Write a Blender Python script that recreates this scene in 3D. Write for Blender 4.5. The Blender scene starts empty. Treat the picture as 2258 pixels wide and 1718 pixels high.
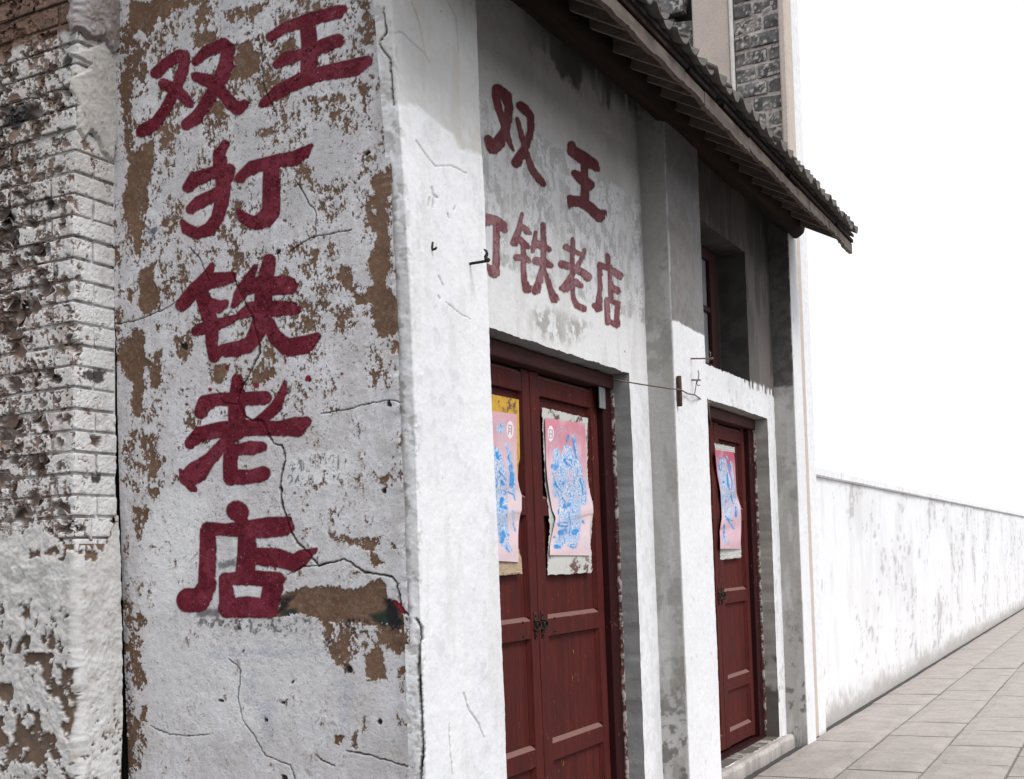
import bpy, math, random
import numpy as np
from mathutils import Matrix, Vector

# ------------------------------------------------------------------ camera, sky, sun, exposure
sc = bpy.context.scene
FOC, PX, PY = 2830.0, 860.0, 1253.0            # focal length and principal point in pixels of the 2258 x 1718 frame
RHO, YAW, EYE = math.radians(2.25), math.radians(30.2), 1.55
cy, sy, cr, sr = math.cos(YAW), math.sin(YAW), math.cos(RHO), math.sin(RHO)
camd = bpy.data.cameras.new('camera'); cam = bpy.data.objects.new('camera', camd); sc.collection.objects.link(cam)
camd.sensor_fit = 'HORIZONTAL'; camd.sensor_width = 36.0; camd.lens = FOC / 2258 * 36
camd.shift_x = (1129 - PX) / 2258; camd.shift_y = (PY - 859) / 2258
camd.clip_end = 3000; camd.clip_start = 0.05
fw, rt, up = Vector((cy, sy, 0)), Vector((sy, -cy, 0)), Vector((0, 0, 1))
ax, ay, az = rt * cr - up * sr, rt * sr + up * cr, -fw
cam.matrix_world = Matrix(((ax.x, ay.x, az.x, 0), (ax.y, ay.y, az.y, 0), (ax.z, ay.z, az.z, EYE), (0, 0, 0, 1)))
sc.camera = cam

SUN_EL, SUN_AZ = math.radians(53), math.radians(-102)      # azimuth of the sun measured from +X towards +Y
w = bpy.data.worlds.new('World'); sc.world = w; w.use_nodes = True
nt = w.node_tree; nt.nodes.clear()
sky = nt.nodes.new('ShaderNodeTexSky'); sky.sky_type = 'NISHITA'; sky.sun_disc = False
sky.sun_elevation = SUN_EL; sky.sun_rotation = math.pi / 2 - SUN_AZ
sky.dust_density = 1.5; sky.air_density = 1.0; sky.ozone_density = 1.0
hs = nt.nodes.new('ShaderNodeHueSaturation'); hs.inputs['Saturation'].default_value = 0.28     # overcast: nearly grey
bg = nt.nodes.new('ShaderNodeBackground'); bg.inputs['Strength'].default_value = 0.12
wo = nt.nodes.new('ShaderNodeOutputWorld')
deck = nt.nodes.new('ShaderNodeMix'); deck.data_type = 'RGBA'; deck.inputs[0].default_value = 0.72; deck.inputs[7].default_value = (8.0, 8.15, 8.5, 1)   # even overcast deck
nt.links.new(sky.outputs[0], hs.inputs['Color']); nt.links.new(hs.outputs[0], deck.inputs[6]); nt.links.new(deck.outputs[2], bg.inputs['Color']); nt.links.new(bg.outputs[0], wo.inputs['Surface'])
sl = bpy.data.lights.new('sun', 'SUN'); sl.energy = 1.7; sl.angle = math.radians(22); sl.color = (1.0, 0.98, 0.96)
so = bpy.data.objects.new('sun', sl); sc.collection.objects.link(so)
sdir = Vector((math.cos(SUN_EL) * math.cos(SUN_AZ), math.cos(SUN_EL) * math.sin(SUN_AZ), math.sin(SUN_EL)))
so.rotation_euler = sdir.to_track_quat('Z', 'Y').to_euler(); so.location = (0, -5, 12)
vs = sc.view_settings; vs.view_transform = 'Standard'; vs.look = 'None'; vs.gamma = 1.0; vs.use_curve_mapping = False
vs.exposure = 0.47

# ------------------------------------------------------------------ small maths
def project(P):
    X, Y, Z = P[..., 0], P[..., 1], P[..., 2]
    f = X * cy + Y * sy; a = (X * sy - Y * cy) / f * FOC; b = (EYE - Z) / f * FOC
    return PX + a * cr + b * sr, PY - a * sr + b * cr
def ray(x, y):
    dx, dy = np.asarray(x, float) - PX, np.asarray(y, float) - PY
    r = (dx * cr - dy * sr) / FOC; d = (dx * sr + dy * cr) / FOC
    return np.stack([cy + r * sy, sy - r * cy, -d], -1)
def onY(x, y, Y):
    v = ray(x, y); return v * (np.asarray(Y) / v[..., 1])[..., None] + np.array([0, 0, EYE])
def onX(x, y, X):
    v = ray(x, y); return v * (np.asarray(X) / v[..., 0])[..., None] + np.array([0, 0, EYE])

def _h(ix, iy, iz, seed):
    n = (ix.astype(np.int64) * 374761393 + iy.astype(np.int64) * 668265263 + iz.astype(np.int64) * 2147483647 + seed * 1274126177) & 0xFFFFFFFF
    n = ((n ^ (n >> 13)) * 1274126177) & 0xFFFFFFFF
    n = ((n ^ (n >> 16)) * 2246822519) & 0xFFFFFFFF
    return ((n ^ (n >> 15)) & 0xFFFFFF) / float(0xFFFFFF)
def vn2(u, v, seed):
    iu, iv = np.floor(u), np.floor(v); fu, fv = u - iu, v - iv
    fu = fu * fu * (3 - 2 * fu); fv = fv * fv * (3 - 2 * fv); iu = iu.astype(int); iv = iv.astype(int); z = np.zeros_like(iu)
    a, b, c, d = _h(iu, iv, z, seed), _h(iu + 1, iv, z, seed), _h(iu, iv + 1, z, seed), _h(iu + 1, iv + 1, z, seed)
    return (a * (1 - fu) + b * fu) * (1 - fv) + (c * (1 - fu) + d * fu) * fv
def fb2(u, v, size, octs=4, seed=0, gain=0.55):
    t, amp, s = 0, 1.0, 0.0; f = 1.0 / size
    for o in range(octs):
        ca, sa = math.cos(o * 1.3), math.sin(o * 1.3)
        t = t + amp * (vn2((u * ca - v * sa) * f + o * 17.3, (u * sa + v * ca) * f - o * 9.1, seed + o * 7) - .5); s += amp; amp *= gain; f *= 2.05
    return t * 2 / s
def vn3(P, seed):
    I = np.floor(P); f = P - I; f = f * f * (3 - 2 * f); I = I.astype(int); r = 0
    for dx in (0, 1):
        for dy in (0, 1):
            for dz in (0, 1):
                wgt = (f[..., 0] if dx else 1 - f[..., 0]) * (f[..., 1] if dy else 1 - f[..., 1]) * (f[..., 2] if dz else 1 - f[..., 2])
                r = r + wgt * _h(I[..., 0] + dx, I[..., 1] + dy, I[..., 2] + dz, seed)
    return r
def fb3(P, size, octs=3, seed=0, gain=0.5):
    t, amp, s, f = 0, 1.0, 0.0, 1.0 / size
    for o in range(octs):
        t = t + amp * (vn3(P * f + o * 13.7, seed + o * 11) - .5); s += amp; amp *= gain; f *= 2.03
    return t * 2 / s
def sstep(a, b, x):
    t = np.clip((x - a) / (b - a), 0, 1); return t * t * (3 - 2 * t)
def uni(n):                      # squeeze a noise field to a flat 0..1 distribution
    return 1 / (1 + np.exp(-1.702 * (n - n.mean()) / (n.std() + 1e-9)))
def mix(a, b, t):
    a = np.asarray(a, float); b = np.asarray(b, float); t = np.asarray(t)[..., None]
    return a * (1 - t) + b * t
def poly_sd(px, py, poly):       # signed distance in pixels, negative inside
    d = np.full(px.shape, 1e9); ins = np.zeros(px.shape, bool); n = len(poly)
    for i in range(n):
        x0, y0 = poly[i]; x1, y1 = poly[(i + 1) % n]; ex, ey = x1 - x0, y1 - y0
        t = np.clip(((px - x0) * ex + (py - y0) * ey) / (ex * ex + ey * ey + 1e-9), 0, 1)
        d = np.minimum(d, (px - x0 - t * ex) ** 2 + (py - y0 - t * ey) ** 2)
        c = ((y0 <= py) & (y1 > py)) | ((y1 <= py) & (y0 > py))
        ins ^= c & (px < x0 + (py - y0) / (ey if abs(ey) > 1e-9 else 1e-9) * ex)
    d = np.sqrt(d); return np.where(ins, -d, d)
def stroke_sd(px, py, pts):      # variable-width brush stroke: list of (x, y, r)
    d = np.full(px.shape, 1e9)
    if len(pts) == 1: pts = pts * 2
    for (x0, y0, r0), (x1, y1, r1) in zip(pts[:-1], pts[1:]):
        ex, ey = x1 - x0, y1 - y0
        t = np.clip(((px - x0) * ex + (py - y0) * ey) / (ex * ex + ey * ey + 1e-9), 0, 1)
        d = np.minimum(d, np.hypot(px - x0 - t * ex, py - y0 - t * ey) - (r0 + (r1 - r0) * t))
    return d
def zm(pts, s, ox, oy):          # traced coordinates -> frame pixels
    return [(p[0] / s + ox, p[1] / s + oy) + ((p[2] / s,) if len(p) > 2 else ()) for p in pts]
def in_box(px, py, pts, m):
    xs = [p[0] for p in pts]; ys = [p[1] for p in pts]
    return (px > min(xs) - m) & (px < max(xs) + m) & (py > min(ys) - m) & (py < max(ys) + m)

# ------------------------------------------------------------------ object helpers
COL = sc.collection
def empty(name, loc=(0, 0, 0)):
    o = bpy.data.objects.new(name, None); COL.objects.link(o); o.location = loc; o.empty_display_size = .1; return o
def tag(o, label=None, cat=None, group=None, kind=None):
    if label: o['label'] = label
    if cat: o['category'] = cat
    if group: o['group'] = group
    if kind: o['kind'] = kind
    return o
def make(name, V, F, mat, parent=None, col=None, alpha=None, smooth=True):
    me = bpy.data.meshes.new(name); V = np.asarray(V, float).reshape(-1, 3)
    if parent is not None:
        V = V - np.array(world_loc(parent))
    if isinstance(F, np.ndarray):
        me.vertices.add(len(V)); me.vertices.foreach_set('co', V.astype(np.float32).ravel())
        k = F.shape[1]; me.loops.add(F.size); me.loops.foreach_set('vertex_index', F.astype(np.int32).ravel())
        me.polygons.add(len(F)); me.polygons.foreach_set('loop_start', np.arange(0, F.size, k, dtype=np.int32))
        me.update(calc_edges=True); me.validate()
    else:
        me.from_pydata([tuple(v) for v in V], [], [tuple(f) for f in F])
    if col is not None:
        a = me.attributes.new('col', 'FLOAT_COLOR', 'POINT'); c = np.ones((len(V), 4), np.float32); c[:, :3] = np.asarray(col).reshape(-1, 3)
        a.data.foreach_set('color', c.ravel())
    if alpha is not None:
        a = me.attributes.new('alpha', 'FLOAT', 'POINT'); a.data.foreach_set('value', np.asarray(alpha, np.float32).ravel())
    me.polygons.foreach_set('use_smooth', [smooth] * len(me.polygons))
    me.materials.append(mat)
    o = bpy.data.objects.new(name, me); COL.objects.link(o)
    if parent is not None: o.parent = parent
    return o
def world_loc(o):
    v = Vector((0, 0, 0))
    while o is not None: v += o.location; o = o.parent
    return v
def grid_faces(nu, nv, flip=False, base=0):
    i = np.arange(nv - 1)[:, None] * nu + np.arange(nu - 1)[None, :] + base
    f = np.stack([i, i + 1, i + nu + 1, i + nu], -1).reshape(-1, 4)
    return f[:, ::-1].copy() if flip else f
class MB:                        # collects boxes, tubes and lathes for ONE mesh
    def __init__(s): s.v = []; s.f = []
    def add(s, V, F):
        b = len(s.v); s.v += [tuple(map(float, p)) for p in V]; s.f += [tuple(int(i) + b for i in f) for f in F]
    def box(s, x0, x1, y0, y1, z0, z1, bev=0.0):
        if bev <= 0:
            V = [(x, y, z) for x in (x0, x1) for y in (y0, y1) for z in (z0, z1)]
            s.add(V, [(0, 1, 3, 2), (4, 6, 7, 5), (0, 4, 5, 1), (2, 3, 7, 6), (0, 2, 6, 4), (1, 5, 7, 3)]); return
        b = bev; lo, hi = (x0, y0, z0), (x1, y1, z1); V = []; idx = {}
        for c in range(8):
            sg = [(c >> k) & 1 for k in range(3)]
            for a in range(3):
                p = [hi[k] if sg[k] else lo[k] for k in range(3)]
                for k in range(3):
                    if k != a: p[k] += (-b if sg[k] else b)
                idx[(c, a)] = len(V); V.append(p)
        F = []
        for a in range(3):
            o1, o2 = [k for k in range(3) if k != a]
            for sgn in (0, 1):
                cs = [(sgn << a) | (i << o1) | (j << o2) for i, j in ((0, 0), (1, 0), (1, 1), (0, 1))]
                q = [idx[(c, a)] for c in cs]
                F.append(q)
        for a in range(3):
            o1, o2 = [k for k in range(3) if k != a]
            for i in (0, 1):
                for j in (0, 1):
                    c0 = (i << o1) | (j << o2); c1 = c0 | (1 << a)
                    F.append([idx[(c0, o1)], idx[(c1, o1)], idx[(c1, o2)], idx[(c0, o2)]])
        for c in range(8): F.append([idx[(c, 0)], idx[(c, 1)], idx[(c, 2)]])
        s.add(V, F)
    def tube(s, pts, rad, n=8, cap=True):
        pts = [Vector(p) for p in pts]; m = len(pts)
        rad = rad if isinstance(rad, (list, tuple)) else [rad] * m
        V = []; prev = None
        for i, p in enumerate(pts):
            t = (pts[min(i + 1, m - 1)] - pts[max(i - 1, 0)]).normalized()
            if prev is None:
                a = t.orthogonal().normalized()
            else:
                a = (prev - t * prev.dot(t)).normalized()
            prev = a; b = t.cross(a)
            for k in range(n):
                q = 2 * math.pi * k / n; V.append(p + (a * math.cos(q) + b * math.sin(q)) * rad[i])
        F = [(i * n + k, i * n + (k + 1) % n, (i + 1) * n + (k + 1) % n, (i + 1) * n + k) for i in range(m - 1) for k in range(n)]
        if cap: F += [tuple(range(n))[::-1], tuple((m - 1) * n + k for k in range(n))]
        s.add(V, F)
    def build(s, name, mat, parent=None, smooth=False):
        o = make(name, np.array(s.v), s.f, mat, parent, smooth=smooth)
        import bmesh
        bm = bmesh.new(); bm.from_mesh(o.data); bmesh.ops.recalc_face_normals(bm, faces=bm.faces); bm.to_mesh(o.data); bm.free()
        return o

# ------------------------------------------------------------------ materials
def N(nt, t, **kw):
    n = nt.nodes.new(t)
    for k, v in kw.items():
        if k in n.inputs: n.inputs[k].default_value = v
        else: setattr(n, k, v)
    return n
def new_mat(name):
    m = bpy.data.materials.new(name); m.use_nodes = True; nt = m.node_tree
    return m, nt, nt.nodes['Principled BSDF'], nt.nodes['Material Output']
def noise(nt, co, scale, detail=6, rough=.6):
    n = N(nt, 'ShaderNodeTexNoise'); n.inputs['Scale'].default_value = scale; n.inputs['Detail'].default_value = detail; n.inputs['Roughness'].default_value = rough
    nt.links.new(co, n.inputs['Vector']); return n.outputs['Fac']
def ramp(nt, fac, *stops):
    r = N(nt, 'ShaderNodeValToRGB'); e = r.color_ramp.elements
    while len(e) < len(stops): e.new(.5)
    for el, (p, c) in zip(e, stops):
        el.position = p; el.color = (c, c, c, 1) if not isinstance(c, tuple) else c + (1,)
    nt.links.new(fac, r.inputs['Fac']); return r.outputs['Color']
def mixc(nt, a, b, fac, mode='MIX'):
    m = N(nt, 'ShaderNodeMix', data_type='RGBA', blend_type=mode)
    for s, i in ((a, 6), (b, 7)):
        if isinstance(s, tuple): m.inputs[i].default_value = s + (1,)
        else: nt.links.new(s, m.inputs[i])
    if isinstance(fac, (int, float)): m.inputs[0].default_value = fac
    else: nt.links.new(fac, m.inputs[0])
    return m.outputs[2]
def mapped(nt, sx=1, sy_=1, sz=1):
    g = N(nt, 'ShaderNodeNewGeometry'); mp = N(nt, 'ShaderNodeMapping'); mp.inputs['Scale'].default_value = (sx, sy_, sz)
    nt.links.new(g.outputs['Position'], mp.inputs['Vector']); return mp.outputs['Vector']
def bump(nt, bs, h, strength, dist):
    b = N(nt, 'ShaderNodeBump'); b.inputs['Strength'].default_value = strength; b.inputs['Distance'].default_value = dist
    nt.links.new(h, b.inputs['Height'])
    if bs.inputs['Normal'].is_linked: nt.links.new(bs.inputs['Normal'].links[0].from_socket, b.inputs['Normal'])
    nt.links.new(b.outputs['Normal'], bs.inputs['Normal'])
def attr_mat(name, rough=.9, grain=.12, fine=260, bst=.5, bdist=.004, alpha=False, gscale=45, spec=.25):
    m, nt, bs, out = new_mat(name)
    at = N(nt, 'ShaderNodeAttribute'); at.attribute_name = 'col'; co = mapped(nt)
    n1 = noise(nt, co, gscale, 8, .65); n2 = noise(nt, co, fine, 4, .7)
    c = mixc(nt, at.outputs['Color'], ramp(nt, n1, (.3, 1 - grain), (.7, 1 + 0 * grain)), 1.0, 'MULTIPLY')
    c = mixc(nt, c, ramp(nt, n2, (.3, 1 - grain), (.6, 1.0)), 1.0, 'MULTIPLY')
    nt.links.new(c, bs.inputs['Base Color']); bs.inputs['Roughness'].default_value = rough; bs.inputs['Specular IOR Level'].default_value = spec
    bump(nt, bs, n1, bst, bdist); bump(nt, bs, n2, bst, bdist * .35)
    if alpha:
        aa = N(nt, 'ShaderNodeAttribute'); aa.attribute_name = 'alpha'
        tr = N(nt, 'ShaderNodeBsdfTransparent'); mx = N(nt, 'ShaderNodeMixShader')
        nt.links.new(aa.outputs['Fac'], mx.inputs[0]); nt.links.new(tr.outputs[0], mx.inputs[1]); nt.links.new(bs.outputs[0], mx.inputs[2]); nt.links.new(mx.outputs[0], out.inputs['Surface'])
    return m
def wood_mat(name, c0, c1, axis='z', rough=.6, scale=30, chips=None, spec=.35, bst=.35, dust=None):
    m, nt, bs, out = new_mat(name)
    k = {'x': (.06, 1, 1), 'y': (1, .06, 1), 'z': (1, 1, .06)}[axis]; co = mapped(nt, *k); cw = mapped(nt)
    n1 = noise(nt, co, scale, 8, .65); n2 = noise(nt, cw, 7, 6, .6); n3 = noise(nt, co, scale * 6, 4, .6)
    c = mixc(nt, c0, c1, ramp(nt, n1, (.3, 0.), (.7, 1.)))
    c = mixc(nt, c, ramp(nt, n2, (.3, .72), (.7, 1.0)), 1.0, 'MULTIPLY')
    c = mixc(nt, c, ramp(nt, n3, (.3, .8), (.6, 1.0)), 1.0, 'MULTIPLY')
    if chips:
        n4 = noise(nt, mapped(nt, 1, 1, .35), 60, 5, .6); n5 = noise(nt, cw, 3.5, 3, .5)
        f = mixc(nt, ramp(nt, n4, (.66, 0.), (.68, 1.)), ramp(nt, n5, (.48, 0.), (.62, 1.)), 1.0, 'MULTIPLY')
        c = mixc(nt, c, chips, f)
    if dust:                                   # dust lying on the ledges of rails and mouldings
        g = N(nt, 'ShaderNodeNewGeometry'); sp = N(nt, 'ShaderNodeSeparateXYZ'); nt.links.new(g.outputs['True Normal'], sp.inputs[0])
        c = mixc(nt, c, dust, ramp(nt, sp.outputs['Z'], (.35, 0.), (.75, .8)))
    nt.links.new(c, bs.inputs['Base Color']); bs.inputs['Specular IOR Level'].default_value = spec
    nt.links.new(ramp(nt, n2, (.2, rough - .12), (.8, min(1, rough + .15))), bs.inputs['Roughness'])
    bump(nt, bs, n1, bst, .004); bump(nt, bs, n3, bst, .0015)
    return m
def plain_mat(name, c0, c1, rough=.7, scale=20, metal=0., spec=.4, bst=.4, bd=.003, detail=7):
    m, nt, bs, out = new_mat(name); co = mapped(nt)
    n1 = noise(nt, co, scale, detail, .65); n2 = noise(nt, co, scale * 7, 4, .6)
    c = mixc(nt, c0, c1, ramp(nt, n1, (.32, 0.), (.68, 1.)))
    c = mixc(nt, c, ramp(nt, n2, (.3, .82), (.6, 1.)), 1., 'MULTIPLY')
    nt.links.new(c, bs.inputs['Base Color']); bs.inputs['Roughness'].default_value = rough; bs.inputs['Metallic'].default_value = metal; bs.inputs['Specular IOR Level'].default_value = spec
    bump(nt, bs, n1, bst, bd); bump(nt, bs, n2, bst, bd * .4)
    return m
M = {}
M['plaster'] = attr_mat('flaking_whitewash', .92, .15, 260, .6, .007)
M['smooth'] = attr_mat('cement_render', .9, .11, 220, .5, .006, gscale=32)
M['brick'] = attr_mat('old_brick', .95, .16, 240, .7, .006)
M['pillar'] = attr_mat('limewashed_pillar', .92, .07, 200, .4, .005, gscale=28)
M['red'] = attr_mat('red_brush_paint', .75, .22, 280, .5, .003, alpha=True)
M['paper'] = attr_mat('printed_paper', .7, .05, 160, .15, .002)
M['door'] = wood_mat('maroon_door_paint', (.118, .0190, .0145), (.058, .0118, .0110), 'z', .72, 26, chips=(.30, .13, .08), dust=(.22, .125, .11), spec=.12)
M['frame'] = wood_mat('dark_maroon_frame_paint', (.045, .008, .009), (.026, .006, .007), 'z', .7, 26, chips=(.28, .17, .12), spec=.12)
M['head'] = wood_mat('faded_maroon_head_paint', (.10, .036, .032), (.055, .018, .017), 'x', .7, 26, spec=.15)
M['log'] = wood_mat('dark_brown_log', (.042, .021, .013), (.008, .006, .005), 'x', .9, 12, bst=1.0, spec=.15)
M['rafter'] = wood_mat('grey_rafter_wood', (.23, .19, .16), (.11, .09, .08), 'y', .85, 22)
M['fascia'] = wood_mat('weathered_fascia_wood', (.20, .16, .13), (.070, .055, .045), 'x', .85, 20, bst=.9)
M['tile'] = plain_mat('grey_clay_tile', (.085, .076, .070), (.15, .135, .12), .95, 16)
M['iron'] = plain_mat('rusty_black_iron', (.018, .014, .013), (.055, .032, .022), .6, 60, .6)
M['wire'] = plain_mat('old_steel_wire', (.22, .17, .13), (.10, .07, .05), .5, 80, .7)
M['glass'] = plain_mat('dusty_window_glass', (.24, .24, .25), (.30, .30, .31), .3, 4, spec=.6, bst=.05)
M['dark'] = plain_mat('dark_interior_wall', (.04, .037, .034), (.06, .055, .05), .95, 5)
M['mortar'] = attr_mat('old_mortar', .97, .2, 200, .8, .008)
M['peg'] = wood_mat('brown_wood_peg', (.10, .055, .022), (.035, .018, .012), 'z', .6, 40)
M['beige'] = plain_mat('beige_column_render', (.60, .515, .45), (.52, .445, .39), .9, 9)
M['grey_brick'] = attr_mat('grey_house_brick', .95, .22, 160, .8, .008, gscale=30)
M['concrete'] = attr_mat('worn_concrete', .92, .12, 120, .5, .006, gscale=14)

# ------------------------------------------------------------------ the ground
def flat_quad(x0, x1, y0, y1, z): return [(x0, y0, z), (x1, y0, z), (x1, y1, z), (x0, y1, z)], [(0, 1, 2, 3)]
M['street'] = plain_mat('low_bounce_street', (.062, .060, .058), (.085, .082, .078), .95, 3.2, spec=.2, bd=.006)  # ground mostly out of view, made near black to cut bounce light
tag(make('ground', *flat_quad(-900, 900, -900, 900, 0.0), M['street']), 'street ground beyond the paving slabs, darkened to cut bounce light', 'ground', kind='structure')

rg = random.Random(11)
M['slab'] = plain_mat('paving_slab', (.43, .385, .355), (.33, .30, .28), .95, 5, spec=.2, bd=.006)
pav = make('pavement', *flat_quad(6.2, 40.0, -1.26, 2.29, .006), plain_mat('gritty_joint_sand', (.16, .145, .13), (.24, .215, .19), .98, 30), None)
tag(pav, 'strip of worn paving slabs along the shop and yard wall', 'pavement', kind='structure')
slab_me = []
def slab_mesh(wx_, wy_, seed):
    n = 7; V = []; q = random.Random(seed)
    for j in range(n):
        for i in range(n):
            a, b = i / (n - 1), j / (n - 1); e = min(a, 1 - a, b, 1 - b)
            V.append(((a - .5) * wx_, (b - .5) * wy_, (.024 if e > 0 else .012) + q.uniform(-.0015, .0015)))
    F = [(j * n + i, j * n + i + 1, (j + 1) * n + i + 1, (j + 1) * n + i) for j in range(n - 1) for i in range(n - 1)]
    rim = [i for i in range(n)] + [j * n + n - 1 for j in range(1, n)] + [(n - 1) * n + i for i in range(n - 2, -1, -1)] + [j * n for j in range(n - 2, 0, -1)]
    b0 = len(V); V += [(V[r][0], V[r][1], 0.0) for r in rim]; k = len(rim)
    F += [(rim[(i + 1) % k], rim[i], b0 + i, b0 + (i + 1) % k) for i in range(k)]
    return V, F
for v in range(5):
    V, F = slab_mesh(.885, .495, v); o = make('paving_slab', np.array(V), F, M['slab'], pav, smooth=False); slab_me.append(o.data); bpy.data.objects.remove(o)
row = 0; y = -.99
while y < 2.2:
    x = 6.2 + .45 + (row % 2) * .45
    while x < 39.4:
        o = bpy.data.objects.new('paving_slab', slab_me[rg.randrange(5)]); COL.objects.link(o); o.parent = pav
        o.location = (x + rg.uniform(-.004, .004), y + rg.uniform(-.003, .003), .006 + rg.uniform(-.003, .004)); o.rotation_euler = (rg.uniform(-.004, .004), rg.uniform(-.004, .004), rg.uniform(-.006, .006) + (math.pi if rg.random() < .5 else 0))
        x += .90
    y += .51; row += 1

XC, YF, YE = 4.17, 2.30, 2.46          # side wall plane, pillar front plane, facade wall plane
shop = empty('shop_building', (XC, YF, 0))
tag(shop, 'whitewashed corner shop with red brush lettering, maroon doors and tiled eave', 'shop')

# ------------------------------------------------------------------ side wall: flaking whitewash over brown render
def yb_of(z): return np.interp(z, [0, .88, 1.9, 3.05, 4.0, 4.5], [3.76, 3.757, 3.745, 3.72, 3.664, 3.63])
NU, ZR = 480, np.concatenate([[0., .3, .5], np.linspace(.62, 4.12, 1150), [4.25, 4.4]])
NV = len(ZR)
uu, zz = np.meshgrid(np.linspace(0, 1, NU), ZR)
yy = 2.348 + uu * (yb_of(zz) + .004 - 2.348)
P = np.stack([np.full_like(yy, XC), yy, zz], -1)
qx, qy = project(P)
n_big = fb2(yy, zz, .30, 4, 1); n_mid = fb2(yy, zz, .07, 5, 2, .62); n_fin = fb2(yy, zz, .012, 3, 3, .7)
n_str = fb2(yy * 4.0, zz, .16, 4, 4)
wx, wy = qx + 7 * fb2(yy, zz, .05, 3, 21) + 3 * n_fin, qy + 9 * fb2(yy, zz, .06, 3, 22) + 3 * n_fin
Z4, Z5, Z6 = (3., 250, 0), (2.8, 250, 520), (2.6333, 250, 1080)
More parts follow.
